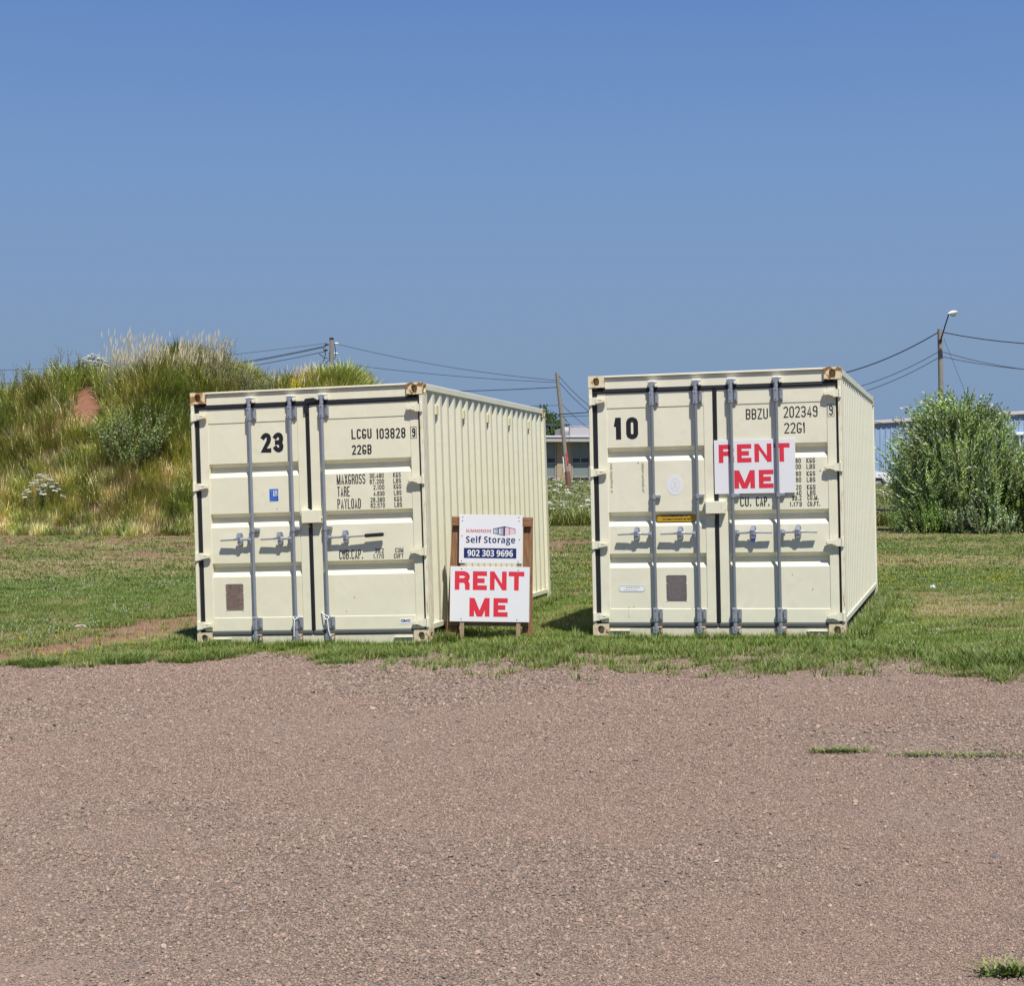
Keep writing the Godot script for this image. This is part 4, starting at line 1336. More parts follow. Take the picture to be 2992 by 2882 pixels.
func poles_and_wires() -> void:
	# far pole behind the mound
	var top := at(969, 992, 95)
	var p1 := pole("weathered utility pole rising behind the grassy mound, hung with many wires", Vector3(top.x - 0.1, gh(top.x, -95), -95), top, 0.15, 0.11, M.pole)
	var s := Shape.new()
	s.box(Vector3(-0.12, -0.02, -0.12) + top - p1.position, Vector3(0.12, 0.10, 0.12) + top - p1.position, 0.03)
	build(s, "pole_cap", M.wire, p1)
	for q in [[955, 1008, -0.35], [952, 1024, -0.4], [983, 1005, 0.3], [981, 1034, 0.3]]:
		s = Shape.new()
		var a := at(q[0], q[1], 95) - p1.position
		s.tube([a + Vector3(-0.12, 0, 0), a + Vector3(0.0, 0.02, 0), a + Vector3(0.12, 0, 0)], [0.045, 0.06, 0.045], 8)
		build(s, "insulator", M.keeper_white if q[2] > 0 else M.wire, p1)
	for q in [[945, 1018, 952, 1035, 947, 1052, 938, 1068], [933, 1034, 948, 1046, 963, 1048, 962, 1030], [977, 1002, 980, 1020, 981, 1040, 975, 1052], [964, 1052, 955, 1058, 948, 1070, 944, 1076]]:
		s = Shape.new()
		s.tube([at(q[0], q[1], 94.7) - p1.position, at(q[2], q[3], 94.6) - p1.position, at(q[4], q[5], 94.6) - p1.position, at(q[6], q[7], 94.7) - p1.position], [0.025, 0.025, 0.025, 0.025], 5)
		build(s, "jumper_cable", M.wire, p1)
	# leaning pole between the containers
	top = at(1627, 1090, 90)
	var b := at(1665, 1450, 90)
	b.y = gh(b.x, -90)
	var p2 := pole("leaning grey utility pole seen between the two containers", b, top, 0.125, 0.10, M.pole)
	s = Shape.new()
	var k := (top - b).normalized()
	s.tube([k * -0.4, k * 1.35], [0.15, 0.145], 14)
	build(s, "pole_base", M.pole_base, p2)
	s = Shape.new()
	s.bar(k * 1.3 + Vector3(-0.16, 0, 0.05), k * 2.15 + Vector3(-0.15, 0, 0.05), 0.05, 0.02, 0.004)
	build(s, "marker_strip", M.white, p2)
	for q in [[2.14, 2.34, "red"], [1.93, 2.135, "pale_red"], [1.72, 1.925, "red"]]:
		s = Shape.new()
		s.bar(k * q[0] + Vector3(0.07, 0, 0.125), k * q[1] + Vector3(0.07, 0, 0.125), 0.09, 0.012, 0.002)
		build(s, "reflector_band", M[q[2]], p2)
	# street lamp pole behind the willow
	top = at(2745, 962, 75)
	b = at(2756, 1400, 75)
	b.y = gh(b.x, -75)
	var p3 := pole("tall utility pole with a street lamp arm, behind the willow bush", b, top, 0.125, 0.105, M.pole)
	s = Shape.new()
	var a0 := at(2746, 1000, 74.8) - b
	var a1 := at(2771, 919, 74.0) - b
	s.tube([a0, a0.lerp(a1, 0.5), a1], [0.035, 0.03, 0.028], 8)
	s.bar(at(2740, 996, 74.86) - b, at(2752, 996, 74.86) - b, 0.1, 0.05, 0.01)
	build(s, "lamp_arm", M.wire, p3)
	s = Shape.new()
	var h0 := a1
	var pts := []
	for i in 9:
		var u := i / 8.0
		pts.append(h0 + Vector3(0.40 * u - 0.02, 0.07 * u + 0.03, 0.10 * u))
	s.tube(pts, [0.035, 0.06, 0.085, 0.10, 0.105, 0.10, 0.085, 0.055, 0.015], 12)
	build(s, "lamp_head", M.keeper_white, p3)
	s = Shape.new()
	s.tube([h0 + Vector3(0.08, -0.03, 0.03), h0 + Vector3(0.20, -0.035, 0.06), h0 + Vector3(0.31, -0.01, 0.08)], [0.04, 0.075, 0.04], 10)
	build(s, "lamp_lens", paint(0.35, 0.36, 0.36, 0.3), p3)
	top = at(2200, 1104, 80)
	pole("utility pole standing hidden behind container 10, where the wires of both sides meet", Vector3(top.x, gh(top.x, -80), -80), top, 0.12, 0.10, M.pole)
	# two bare pole tops standing behind the mound
	for q in [[812, "square bare pole top sticking out of the tall grass, left of the wired pole"], [1087, "short bare pole top just left of container 23's right top corner"]]:
		var tp := at(q[0], 1089, 100)
		pole(q[1], Vector3(tp.x, gh(tp.x, -100), -100), tp, 0.12, 0.105, M.pole)
	# wires left of the far pole
	for q in [[955, 1003, 1078, "topmost thin wire from the far pole over the mound to the left"], [953, 1011, 1098, "upper dark wire of the pair from the far pole to the left"], [952, 1014, 1103, "lower dark wire of the pair from the far pole to the left"], [953, 1027, 1111, "lowest dark wire from the far pole to the left edge"]]:
		wire(q[3], at(q[0], q[1], 95), at(-420, q[2] + 8, 92), 1.0 if q[2] > 1090 else 0.5, 0.021 if q[2] > 1090 else 0.013)
	wire("upper of two slack wires in the grass gap left of the far pole", at(962, 1076, 95), at(600, 1128, 110), 0.2, 0.018)
	wire("lower of two slack wires in the grass gap left of the far pole", at(962, 1087, 95), at(600, 1134, 110), 0.2, 0.015)
	# between the far pole and the leaning pole
	wire("thin wire sloping from the far pole top down to the leaning pole", at(983, 1005, 95), at(1626, 1112, 90), 0.25, 0.014)
	wire("second thin wire sloping down to the leaning pole, below the first", at(977, 1060, 95), at(1627, 1118, 90), 0.15, 0.014)
	wire("thick level cable ending on the leaning pole from the left", at(972, 1144, 95), at(1628, 1132, 90), 0.12, 0.021)
	wire("faint thin wire meeting the leaning pole halfway up", at(973, 1193, 95), at(1634, 1185, 90), 0.05, 0.012)
	wire("thick cable crossing low in front of the leaning pole", at(974, 1250, 95), at(2199, 1168, 80), 0.10, 0.024)
	wire("thin wire running low behind the leaning pole over the tan building", at(975, 1238, 95), at(2200, 1196, 80), 0.05, 0.014)
	wire("upper wire falling steeply right from the leaning pole top", at(1631, 1097, 90), at(2199, 1112, 80), 2.75, 0.016)
	wire("second wire falling steeply right from the leaning pole", at(1635, 1119, 90), at(2199, 1124, 80), 2.75, 0.016)
	wire("third wire falling right from the middle of the leaning pole", at(1642, 1182, 90), at(2200, 1150, 80), 2.6, 0.014)
	wire("short lowest wire falling right from the leaning pole", at(1646, 1217, 90), at(1673, 1249, 113.5), 0.05, 0.014)
	# at the lamp pole
	wire("thick twisted cable from the lamp pole down left behind container 10", at(2738, 973, 75), at(2202, 1112, 80), 0.75, 0.026)
	wire("upper of two thin wires from the lamp pole down left", at(2739, 1030, 75), at(2202, 1158, 80), 0.75, 0.015)
	wire("lower of two thin wires from the lamp pole down left", at(2739, 1047, 75), at(2202, 1180, 80), 0.75, 0.015)
	wire("thick cable from the lamp pole off to the right", at(2757, 972, 75), at(3700, 920, 70), 0.88, 0.024)
	wire("upper of two thin wires from the lamp pole off to the right", at(2754, 1029, 75), at(3700, 991, 70), 1.17, 0.015)
	wire("lower of two thin wires from the lamp pole off to the right", at(2754, 1043, 75), at(3700, 1003, 70), 0.91, 0.015)
	wire("thin guy wire slanting down right of the lamp pole into the willow", at(2757, 990, 75), at(2935, 1436, 72), 0.0, 0.009)
	wire("service wire from behind container 10 down to the blue building", at(2203, 1120, 80), at(2800, 1236, 111.5), 0.9, 0.02)

func buildings() -> void:
	# low tan building between the containers
	var d := 112.0
	var g := gh(4, -d) - 0.05
	var t := thing("tan_building", "low tan brick building with flat roof and dark windows, seen between the containers", "building", Vector3(0, g, -d))
	var brick := StandardMaterial3D.new()
	brick.albedo_texture = noise_tex(0.05, [[0.0, lin(0.30, 0.22, 0.14)], [0.5, lin(0.40, 0.31, 0.20)], [1.0, lin(0.46, 0.36, 0.24)]], 71, 256)
	brick.roughness = 0.9
	tri_map(brick, 1.0); brick.uv1_scale = Vector3(0.3, 3.0, 0.3)
	var conc := paint(0.45, 0.41, 0.33, 0.8)
	var frame := paint(0.34, 0.30, 0.27, 0.5)
	var glass := paint(0.03, 0.035, 0.04, 0.08)
	var blind := paint(0.20, 0.24, 0.23, 0.35)
	var dark := paint(0.045, 0.042, 0.04, 0.6)
	var s := Shape.new()
	s.box(Vector3(-9, 0.28, -14), Vector3(18, 3.12, -0.25), 0.0)
	build(s, "wall", brick, t)
	s = Shape.new()
	s.box(Vector3(-9.1, -0.3, -14), Vector3(18.1, 0.28, 0.06), 0.02)
	build(s, "plinth", conc, t)
	s = Shape.new()
	s.box(Vector3(-9.6, 3.12, -14.5), Vector3(18.6, 3.22, 0.75), 0.01)
	build(s, "soffit", conc, t)
	s = Shape.new()
	s.box(Vector3(-9.62, 3.10, 0.70), Vector3(18.62, 3.40, 0.80), 0.01)
	build(s, "fascia", paint(0.42, 0.40, 0.38, 0.6), t)
	s = Shape.new()
	s.box(Vector3(-9.66, 3.40, -14.5), Vector3(18.66, 3.52, 0.86), 0.01)
	build(s, "roof_edge", paint(0.62, 0.62, 0.63, 0.5), t)
	var x := -8.4
	while x < 17.0:                                           # brick piers between window bays 1.6 m wide
		s = Shape.new()
		s.box(Vector3(x + 0.02, 0.281, -0.4), Vector3(x + 0.98, 3.119, 0.0), 0.01)
		build(s, "brick_pier", brick, t)
		var wx := x + 1.0
		var w := Shape.new()
		for q in [[wx, 0.281, wx + 0.10, 3.119], [wx + 1.18, 0.281, wx + 1.28, 3.119], [wx + 0.101, 0.281, wx + 1.179, 0.36], [wx + 0.101, 0.70, wx + 1.179, 0.77], [wx + 0.101, 1.65, wx + 1.179, 1.73], [wx + 0.101, 2.02, wx + 1.179, 2.08], [wx + 0.60, 0.361, wx + 0.66, 0.699], [wx + 0.60, 1.731, wx + 0.66, 2.019], [wx + 0.61, 2.081, wx + 0.64, 3.118]]:
			w.box(Vector3(q[0], q[1], -0.2), Vector3(q[2], q[3], -0.08), 0.004)
		var wn := build(w, "window", frame, t)
		for q in [[0.10, 0.36, 0.60, 0.70, glass], [0.66, 0.36, 1.18, 0.70, glass], [0.10, 0.77, 1.18, 1.65, blind], [0.10, 1.73, 0.60, 2.02, glass], [0.66, 1.73, 1.18, 2.02, glass], [0.10, 2.08, 0.61, 3.118, blind], [0.64, 2.08, 1.18, 3.118, blind]]:
			w = Shape.new()
			w.box(Vector3(wx + q[0], q[1], -0.18), Vector3(wx + q[2], q[3], -0.16), 0.0)
			build(w, "pane", q[4], wn)
		x += 2.28
	for q in [[3.95, 5.35, 3.52, 4.22, 0], [5.36, 6.3, 3.52, 4.3, 1], [2.95, 3.55, 3.52, 4.0, 1], [1.0, 2.5, 3.95, 4.3, 2]]:
		s = Shape.new()
		s.box(Vector3(q[0], q[2], -3.6), Vector3(q[1], q[3], -2.2), 0.03)
		if q[4] == 0:
			s.box(Vector3(q[0] - 0.02, q[3] + 0.001, -3.62), Vector3(q[1] + 0.02, q[3] + 0.05, -2.18), 0.01)
			s.tube([Vector3(q[0] - 0.05, 3.9, -2.3), Vector3(q[0] - 0.6, 3.9, -2.3)], [0.3, 0.3], 12)
		if q[4] == 2:
			for xx in [1.05, 1.5, 1.95, 2.42]: s.bar(Vector3(xx, 3.52, -2.4), Vector3(xx + 0.05, 3.95, -2.4), 0.05, 0.05, 0.0)
			s.box(Vector3(0.6, 4.3, -3.7), Vector3(3.1, 4.42, -2.1), 0.02)
		build(s, "rooftop_unit", [paint(0.38, 0.36, 0.37, 0.6), paint(0.16, 0.15, 0.15, 0.6), dark][q[4]], t)
	# blue corrugated metal hall on the right, its low gable end towards the lot
	var o := thing("blue_metal_building", "long blue corrugated metal hall behind the willow bush", "building", Vector3(24.5, gh(24.5, -112) - 0.1, -112))
	var blue := StandardMaterial3D.new()
	blue.albedo_texture = noise_tex(0.02, [[0.0, lin(0.20, 0.31, 0.48)], [0.6, lin(0.27, 0.38, 0.54)], [1.0, lin(0.36, 0.46, 0.60)]], 72, 512, FastNoiseLite.TYPE_SIMPLEX_SMOOTH, 5)
	blue.roughness = 0.5
	tri_map(blue, 1.0); blue.uv1_scale = Vector3(0.9, 0.05, 0.9)
	var eave := func(v: float) -> float: return 4.40 + 0.064 * (v if v < 17.0 else 34.0 - v)
	s = Shape.new()
	s.prism([Vector2(-4, -0.2), Vector2(38, -0.2), Vector2(38, eave.call(38.0)), Vector2(17, eave.call(17.0)), Vector2(-4, eave.call(-4.0))], -18.0, 0.0)
	build(s, "wall", blue, o)
	s = Shape.new()
	x = -4.0
	while x < 37.8:
		s.box(Vector3(x, 0.0, 0.0015), Vector3(x + 0.11, eave.call(x) - 0.02, 0.045), 0.015)
		x += 0.36
	build(s, "wall_rib", blue, o)
	for q in [[-4.3, 17.0], [17.0, 38.3]]:
		s = Shape.new()
		s.bar(Vector3(q[0], eave.call(q[0]) + 0.06, 0.08), Vector3(q[1], eave.call(q[1]) + 0.06, 0.08), 0.17, 0.30, 0.02, Vector3(0, 0, 1))
		build(s, "roof_trim", paint(0.50, 0.42, 0.40, 0.6), o)
		s = Shape.new()
		s.prism([Vector2(q[0], eave.call(q[0]) + 0.15), Vector2(q[1], eave.call(q[1]) + 0.15), Vector2(q[1], eave.call(q[1]) + 0.22), Vector2(q[0], eave.call(q[0]) + 0.22)], -18.3, 0.02)
		build(s, "roof", paint(0.42, 0.42, 0.43, 0.5), o)
	s = Shape.new()
	s.box(Vector3(7.4, 5.0, -1.2), Vector3(7.9, 5.5, -0.7), 0.03)
	s.box(Vector3(7.25, 5.5, -1.35), Vector3(8.05, 5.57, -0.55), 0.01)
	build(s, "roof_vent", paint(0.25, 0.30, 0.36, 0.5), o)
	s = Shape.new()
	s.tube([Vector3(9.7, 0, 0.15), Vector3(9.7, 3.6, 0.15)], [0.07, 0.07], 8)
	s.box(Vector3(9.4, 3.6, 0.05), Vector3(10.0, 3.8, 0.35), 0.03)
	build(s, "downpipe", M.white, o)
	# white car parked behind the willow
	suv(Vector3(20.4, gh(20.4, -100), -100))
	# pipe barrier left of the willow
	var bp := thing("pipe_barrier", "low dark pipe barrier beside the willow bush, behind container 10", "barrier", Vector3(11.6, gh(11.6, -58), -58))
	var zt := at(2590, 1489, 58).y - bp.position.y
	for xx in [-2.6, 0.1, 2.6]:
		s = Shape.new()
		s.tube([Vector3(xx, -0.2, 0), Vector3(xx, zt, 0)], [0.05, 0.05], 8)
		build(s, "post", M.wire, bp)
	s = Shape.new()
	s.tube([Vector3(-2.8, zt, 0), Vector3(2.8, zt, 0)], [0.055, 0.055], 8)
	build(s, "rail", M.wire, bp)
	# tree behind the tan building
	var tr := bush("leafy_tree", "green leafy tree showing above the tan building's roof", "tree", Vector3(2.2, gh(2, -132), -132), [[2.0, 0.6], [3.2, 2.2], [4.4, 2.4], [5.4, 1.6], [6.0, 0.5]], 0.0, 1300, {"length": 0.9, "leaves": 10, "leaf": 0.30, "width": 0.16, "tints": [Color(0.05, 0.10, 0.025), Color(0.07, 0.13, 0.03), Color(0.035, 0.07, 0.02)], "droop": 0.3}, 81)
	s = Shape.new()
	s.col = Color(0.1, 0.08, 0.06)
	s.tube([Vector3(0, -0.3, 0), Vector3(0.1, 3.4, 0)], [0.22, 0.12], 10)
	build(s, "trunk", M.bark, tr)
	# the willow and what grows round it
	bush("willow_bush", "big grey green willow bush in front of the blue hall", "bush", Vector3(14.6, gh(14.6, -53.5), -53.5), [[0.0, 1.7], [0.7, 2.05], [1.6, 2.2], [2.3, 2.15], [2.8, 1.95], [3.2, 1.5], [3.6, 1.0], [3.95, 0.4]], -0.3, 2100, {"length": 1.3, "leaves": 30, "leaf": 0.20, "width": 0.042, "droop": 0.12, "spread": 0.5, "tints": [Color(0.21, 0.315, 0.07), Color(0.27, 0.375, 0.09), Color(0.15, 0.24, 0.05), Color(0.44, 0.51, 0.31), Color(0.33, 0.43, 0.14)]}, 82, Vector3(-0.25, 0.45, 0.2))
	bush("leafy_shrub", "bright green leafy shrub at the right edge, lower than the willow", "shrub", Vector3(16.6, gh(16.6, -53), -53.0), [[0.0, 1.7], [0.8, 1.75], [1.5, 1.3], [2.2, 0.4]], 0.2, 800, {"length": 0.6, "leaves": 16, "leaf": 0.14, "width": 0.055, "droop": 0.3, "tints": [Color(0.11, 0.20, 0.03), Color(0.15, 0.24, 0.045), Color(0.075, 0.15, 0.03)]}, 83)
	bush("low_shrub", "dark low shrub under the willow's left side, beside container 10", "shrub", Vector3(12.8, gh(12.8, -52), -52.0), [[0.0, 1.0], [0.5, 1.0], [1.0, 0.3]], 0.0, 260, {"length": 0.5, "leaves": 16, "leaf": 0.13, "width": 0.04, "droop": 0.4, "tints": [Color(0.12, 0.20, 0.045), Color(0.17, 0.26, 0.06)]}, 84)
	bush("low_shrub", "dark low shrub under the middle of the willow bush", "shrub", Vector3(14.6, gh(14.6, -51.6), -51.6), [[0.0, 1.2], [0.5, 1.2], [1.1, 0.3]], 0.0, 360, {"length": 0.5, "leaves": 16, "leaf": 0.14, "width": 0.045, "droop": 0.4, "tints": [Color(0.12, 0.20, 0.045), Color(0.17, 0.26, 0.06), Color(0.32, 0.38, 0.26)]}, 85)

func suv(p: Vector3) -> void:
	var t := thing("parked_car", "white sport utility car parked between container 10 and the willow", "car", p)
	var white := paint(0.78, 0.79, 0.80, 0.25)
	white.clearcoat_enabled = true
	var glass := paint(0.02, 0.025, 0.03, 0.05)
	var s := Shape.new()
	var side := [Vector2(-2.35, 0.42), Vector2(-2.38, 0.95), Vector2(-2.28, 1.12), Vector2(-1.9, 1.66), Vector2(-1.6, 1.74), Vector2(0.35, 1.76), Vector2(0.75, 1.68), Vector2(1.35, 1.14), Vector2(2.15, 1.02), Vector2(2.38, 0.85), Vector2(2.40, 0.45), Vector2(1.95, 0.36), Vector2(1.86, 0.62), Vector2(1.62, 0.76), Vector2(1.30, 0.76), Vector2(1.06, 0.62), Vector2(0.97, 0.36), Vector2(-0.95, 0.36), Vector2(-1.04, 0.62), Vector2(-1.28, 0.76), Vector2(-1.60, 0.76), Vector2(-1.84, 0.62), Vector2(-1.93, 0.36)]
	s.prism(side, -0.92, 0.92)
	build(s, "body", white, t)
	for q in [[Vector2(-1.98, 1.16), Vector2(-1.15, 1.16), Vector2(-1.15, 1.62), Vector2(-1.72, 1.62)], [Vector2(-1.05, 1.16), Vector2(-0.12, 1.16), Vector2(-0.12, 1.64), Vector2(-1.05, 1.63)], [Vector2(-0.02, 1.16), Vector2(1.05, 1.16), Vector2(0.62, 1.60), Vector2(0.30, 1.64), Vector2(-0.02, 1.64)]]:
		s = Shape.new()
		s.prism(q, 0.915, 0.926)
		build(s, "window", glass, t)
	for x in [-1.44, 1.46]:
		for z in [-0.80, 0.80]:
			s = Shape.new()
			s.tube([Vector3(x, 0.36, z - 0.11), Vector3(x, 0.36, z + 0.11)], [0.36, 0.36], 20)
			var w := build(s, "wheel", M.rubber, t)
			s = Shape.new()
			s.tube([Vector3(x, 0.36, z - 0.118), Vector3(x, 0.36, z + 0.118)], [0.22, 0.22], 16)
			build(s, "rim", M.zinc, w)
	for z in [-0.7, 0.7]:
		s = Shape.new()
		s.box(Vector3(2.22, 0.78, z - 0.16), Vector3(2.405, 0.92, z + 0.16), 0.03)
		build(s, "headlight", M.zinc, t)
		s = Shape.new()
		s.box(Vector3(-2.39, 0.85, z - 0.12), Vector3(-2.28, 1.1, z + 0.12), 0.02)
		build(s, "tail_light", M.red, t)

func mound_plants() -> void:
	var green := [Color(0.275, 0.31, 0.09), Color(0.36, 0.37, 0.145), Color(0.19, 0.235, 0.065), Color(0.45, 0.44, 0.23), Color(0.36, 0.31, 0.155)]
	var olive := [Color(0.42, 0.42, 0.15), Color(0.31, 0.36, 0.11), Color(0.53, 0.48, 0.23), Color(0.26, 0.31, 0.09)]
	var straw := [Color(0.54, 0.47, 0.28), Color(0.46, 0.40, 0.22), Color(0.37, 0.34, 0.16), Color(0.29, 0.30, 0.12)]
	var kinds := [tuft(17, 0.60, 0.030, 0.2, 0.40, green, 1), tuft(17, 0.58, 0.026, 0.2, 0.34, olive, 2), tuft(16, 0.62, 0.022, 0.2, 0.28, straw, 3)]
	rng.seed = 91
	var where := [[], [], []]
	var cols := [[], [], []]
	for i in 26000:
		var d := rf(48.2, 61.0)
		var x := rf(-23.0, -1.0)
		var m := mound(x, d)
		if m < 0.02: continue
		var scar := smoothstep(0.25, 0.4, n2.get_noise_2d(x * 14.0, d * 14.0))
		if slide(x, m, d) < 0.5 + 0.25 * rng.randf() or rng.randf() < scar * 0.8: continue
		var kk := n3.get_noise_2d(x * 26.0, m * 34.0) + 0.25 * rf(-1, 1)
		kk += 0.04 + (0.16 if m < 1.8 else 0.0) - (0.30 if x > -12.6 and m > 2.6 else 0.0)
		var v := 0 if kk < 0.0 else (1 if kk < 0.22 else 2)
		var sc := rf(0.65, 1.2) * (0.55 + 0.45 * smoothstep(0.1, 0.9, m))
		if v == 0 and m > 2.4: sc *= 1.2
		where[v].append(Transform3D(Basis(UP, rf(0, TAU)) * Basis(Vector3(0, 0, 1), -0.14 + rf(-0.15, 0.15)) * Basis.from_scale(Vector3(1, rf(0.8, 1.2), 1) * sc), Vector3(x, gh(x, -d) - 0.03, -d)))
		var c := rf(0.62, 1.3)
		c *= 1.05 + 0.95 * n3.get_noise_2d(x * 40.0, m * 60.0 + d * 20.0) + 0.55 * n2.get_noise_2d(x * 14.0 + 40.0, m * 22.0)
		var brown := clampf(0.5 + 1.6 * n2.get_noise_2d(x * 20.0 - 60.0, m * 26.0), 0.0, 1.0)
		cols[v].append(Color(c * rf(0.95, 1.1) * (0.97 + 0.08 * brown), c * (1.02 - 0.06 * brown), c * rf(0.85, 1.1)))
	for v in 3:
		tag(scatter(["tall_green_grass", "tall_olive_grass", "tall_straw_grass"][v], kinds[v], where[v], cols[v]), ["lush green tall grass covering the mound", "olive tall grass mixed over the mound", "dry straw coloured tall grass low on the mound"][v], "grass")
	# pale plumed grasses on the ridge
	plumes("pale plumed tall grass standing on the mound's highest point", 315, 470, 1060, 105, 240, 101, 55.0)
	plumes("pale plumed tall grass right of the first plumes, above container 23's left corner", 505, 655, 1066, 105, 210, 104, 55.0)
	plumes("bright green arching tall grass below the plumes on the mound's top", 320, 600, 1100, 46, 170, 105, 55.4, true)
	plumes("tan plumed grass left of the far pole, above container 23", 800, 905, 1110, 55, 26, 102, 54.0)
	plumes("bunch of arching green grass round the far pole's foot, above container 23", 860, 1085, 1150, 50, 120, 103, 53.0, true)
	# plants one can tell apart
	var p := at(275, 1100, 56.3)
	p.y = gh(p.x, p.z)
	umbel_clump("white flowered plant on the mound's crest, above the red soil slide", p, 1.35, at(275, 1030, 56.3).y - p.y, 85, 111)
	p = hit(128, 1500)
	umbel_clump("white flowered plant low on the mound's left side", p, 1.25, 1.2, 44, 112)
	p = hit(388, 1370)
	weed_patch("dark_weed", "dark leafy weed clump in the middle of the mound, left of container 23", p, 0.45, 2.3, 0.55, 64, 0.15, [Color(0.17, 0.26, 0.075), Color(0.22, 0.30, 0.10), Color(0.30, 0.30, 0.15), Color(0.12, 0.19, 0.05)], 113)
	p = at(660, 1200, 54.6)
	weed_patch("grey_weed", "grey green seedy weed patch on the ridge above container 23's left corner", Vector3(p.x, gh(p.x, p.z), p.z), 0.9, 1.65, 0.2, 80, 0.085, [Color(0.19, 0.22, 0.10), Color(0.26, 0.26, 0.14), Color(0.46, 0.42, 0.31), Color(0.13, 0.17, 0.07)], 114)
	p = at(755, 1200, 54.6)
	weed_patch("grey_weed", "second grey green weed patch on the ridge, right of the first, above container 23", Vector3(p.x, gh(p.x, p.z), p.z), 0.6, 1.5, 0.2, 54, 0.085, [Color(0.19, 0.22, 0.10), Color(0.26, 0.26, 0.14), Color(0.46, 0.42, 0.31), Color(0.13, 0.17, 0.07)], 118)
	p = at(150, 1160, 56.0)
	weed_patch("thistle", "leggy thistle patch on the mound's upper left shoulder", Vector3(p.x, gh(p.x, p.z), p.z), 1.0, 1.55, 0.14, 46, 0.10, [Color(0.20, 0.28, 0.08), Color(0.25, 0.31, 0.11), Color(0.30, 0.24, 0.18)], 115)
	p = at(50, 1230, 55.5)
	weed_patch("thistle", "thistle patch at the left edge of the mound", Vector3(p.x, gh(p.x, p.z), p.z), 0.8, 1.45, 0.14, 34, 0.10, [Color(0.20, 0.28, 0.08), Color(0.25, 0.31, 0.11), Color(0.30, 0.24, 0.18)], 116)
	p = at(858, 1160, 51.5)
	var t := thing("goldenrod", "yellow flowering goldenrod just above container 23's top edge", "wildflower", Vector3(p.x, gh(p.x, p.z), p.z))
	rng.seed = 117
	var s := Shape.new()
	var f := Shape.new()
	var hh := at(858, 1108, 51.5).y - t.position.y
	for i in 9:
		var b := Vector3(rf(-0.45, 0.3), 0, rf(-0.2, 0.2))
		shoot(s, b, Vector3(rf(-0.1, 0.1), 1, 0), hh * rf(0.75, 0.95), 20, 0.10, 0.03, [Color(0.06, 0.13, 0.02), Color(0.09, 0.16, 0.03)], 0.05)
		f.col = Color(0.62, 0.50, 0.03)
		if i % 2 == 0:
			for j in 30:
				var q := b + Vector3(rf(-0.09, 0.09), hh * rf(0.84, 1.0), rf(-0.06, 0.06))
				f.quad(q, q + Vector3(0.03, 0.005, 0.01), q + Vector3(0.035, 0.035, 0), q + Vector3(0.0, 0.03, 0.01))
	build(s, "stem", M.leaf, t)
	build(f, "blossom", M.leaf, t)
	# meadow of tall weeds beyond the lawn
	rng.seed = 121
	where = [[], []]
	cols = [[], []]
	var fl := []
	var fc := []
	for i in 9000:
		var d := rf(60.0, 104.0)
		var x := rf(-4.0, 12.0) if rng.randf() < 0.7 else rf(10.0, 26.0)
		var v := 0 if rng.randf() < 0.6 else 1
		where[v].append(Transform3D(Basis(UP, rf(0, TAU)).scaled(Vector3(1.5, rf(0.7, 1.25), 1.5)), Vector3(x, gh(x, -d), -d)))
		var c := rf(0.5, 0.85)
		cols[v].append(Color(c, c, c))
		if rng.randf() < 0.55 and n3.get_noise_2d(x * 30.0, d * 10.0) > -0.1:
			fl.append(Transform3D(Basis(UP, rf(0, TAU)) * Basis(Vector3.RIGHT, rf(-0.3, 0.3)), Vector3(x, gh(x, -d) + rf(0.5, 0.8), -d)))
			fc.append(Color(1, 1, 1) * rf(0.8, 1.05))
	tag(scatter("meadow_weeds", kinds[0], where[0], cols[0]), "green tall weeds in the field before the tan building", "grass")
	tag(scatter("meadow_straw", kinds[1], where[1], cols[1]), "olive tall grass in the field before the tan building", "grass")
	s = Shape.new()
	rng.seed = 122
	s.col = Color(0.68, 0.68, 0.60)
	for i in 10:
		var q := Vector3(rf(-0.09, 0.09), rf(-0.01, 0.01), rf(-0.09, 0.09))
		s.quad(q, q + Vector3(0.045, 0, 0), q + Vector3(0.045, 0.012, -0.045), q + Vector3(0, 0.012, -0.045))
	tag(scatter("meadow_flowers", s.mesh(M.leaf), fl, fc), "white wildflower heads over the field weeds", "wildflower")

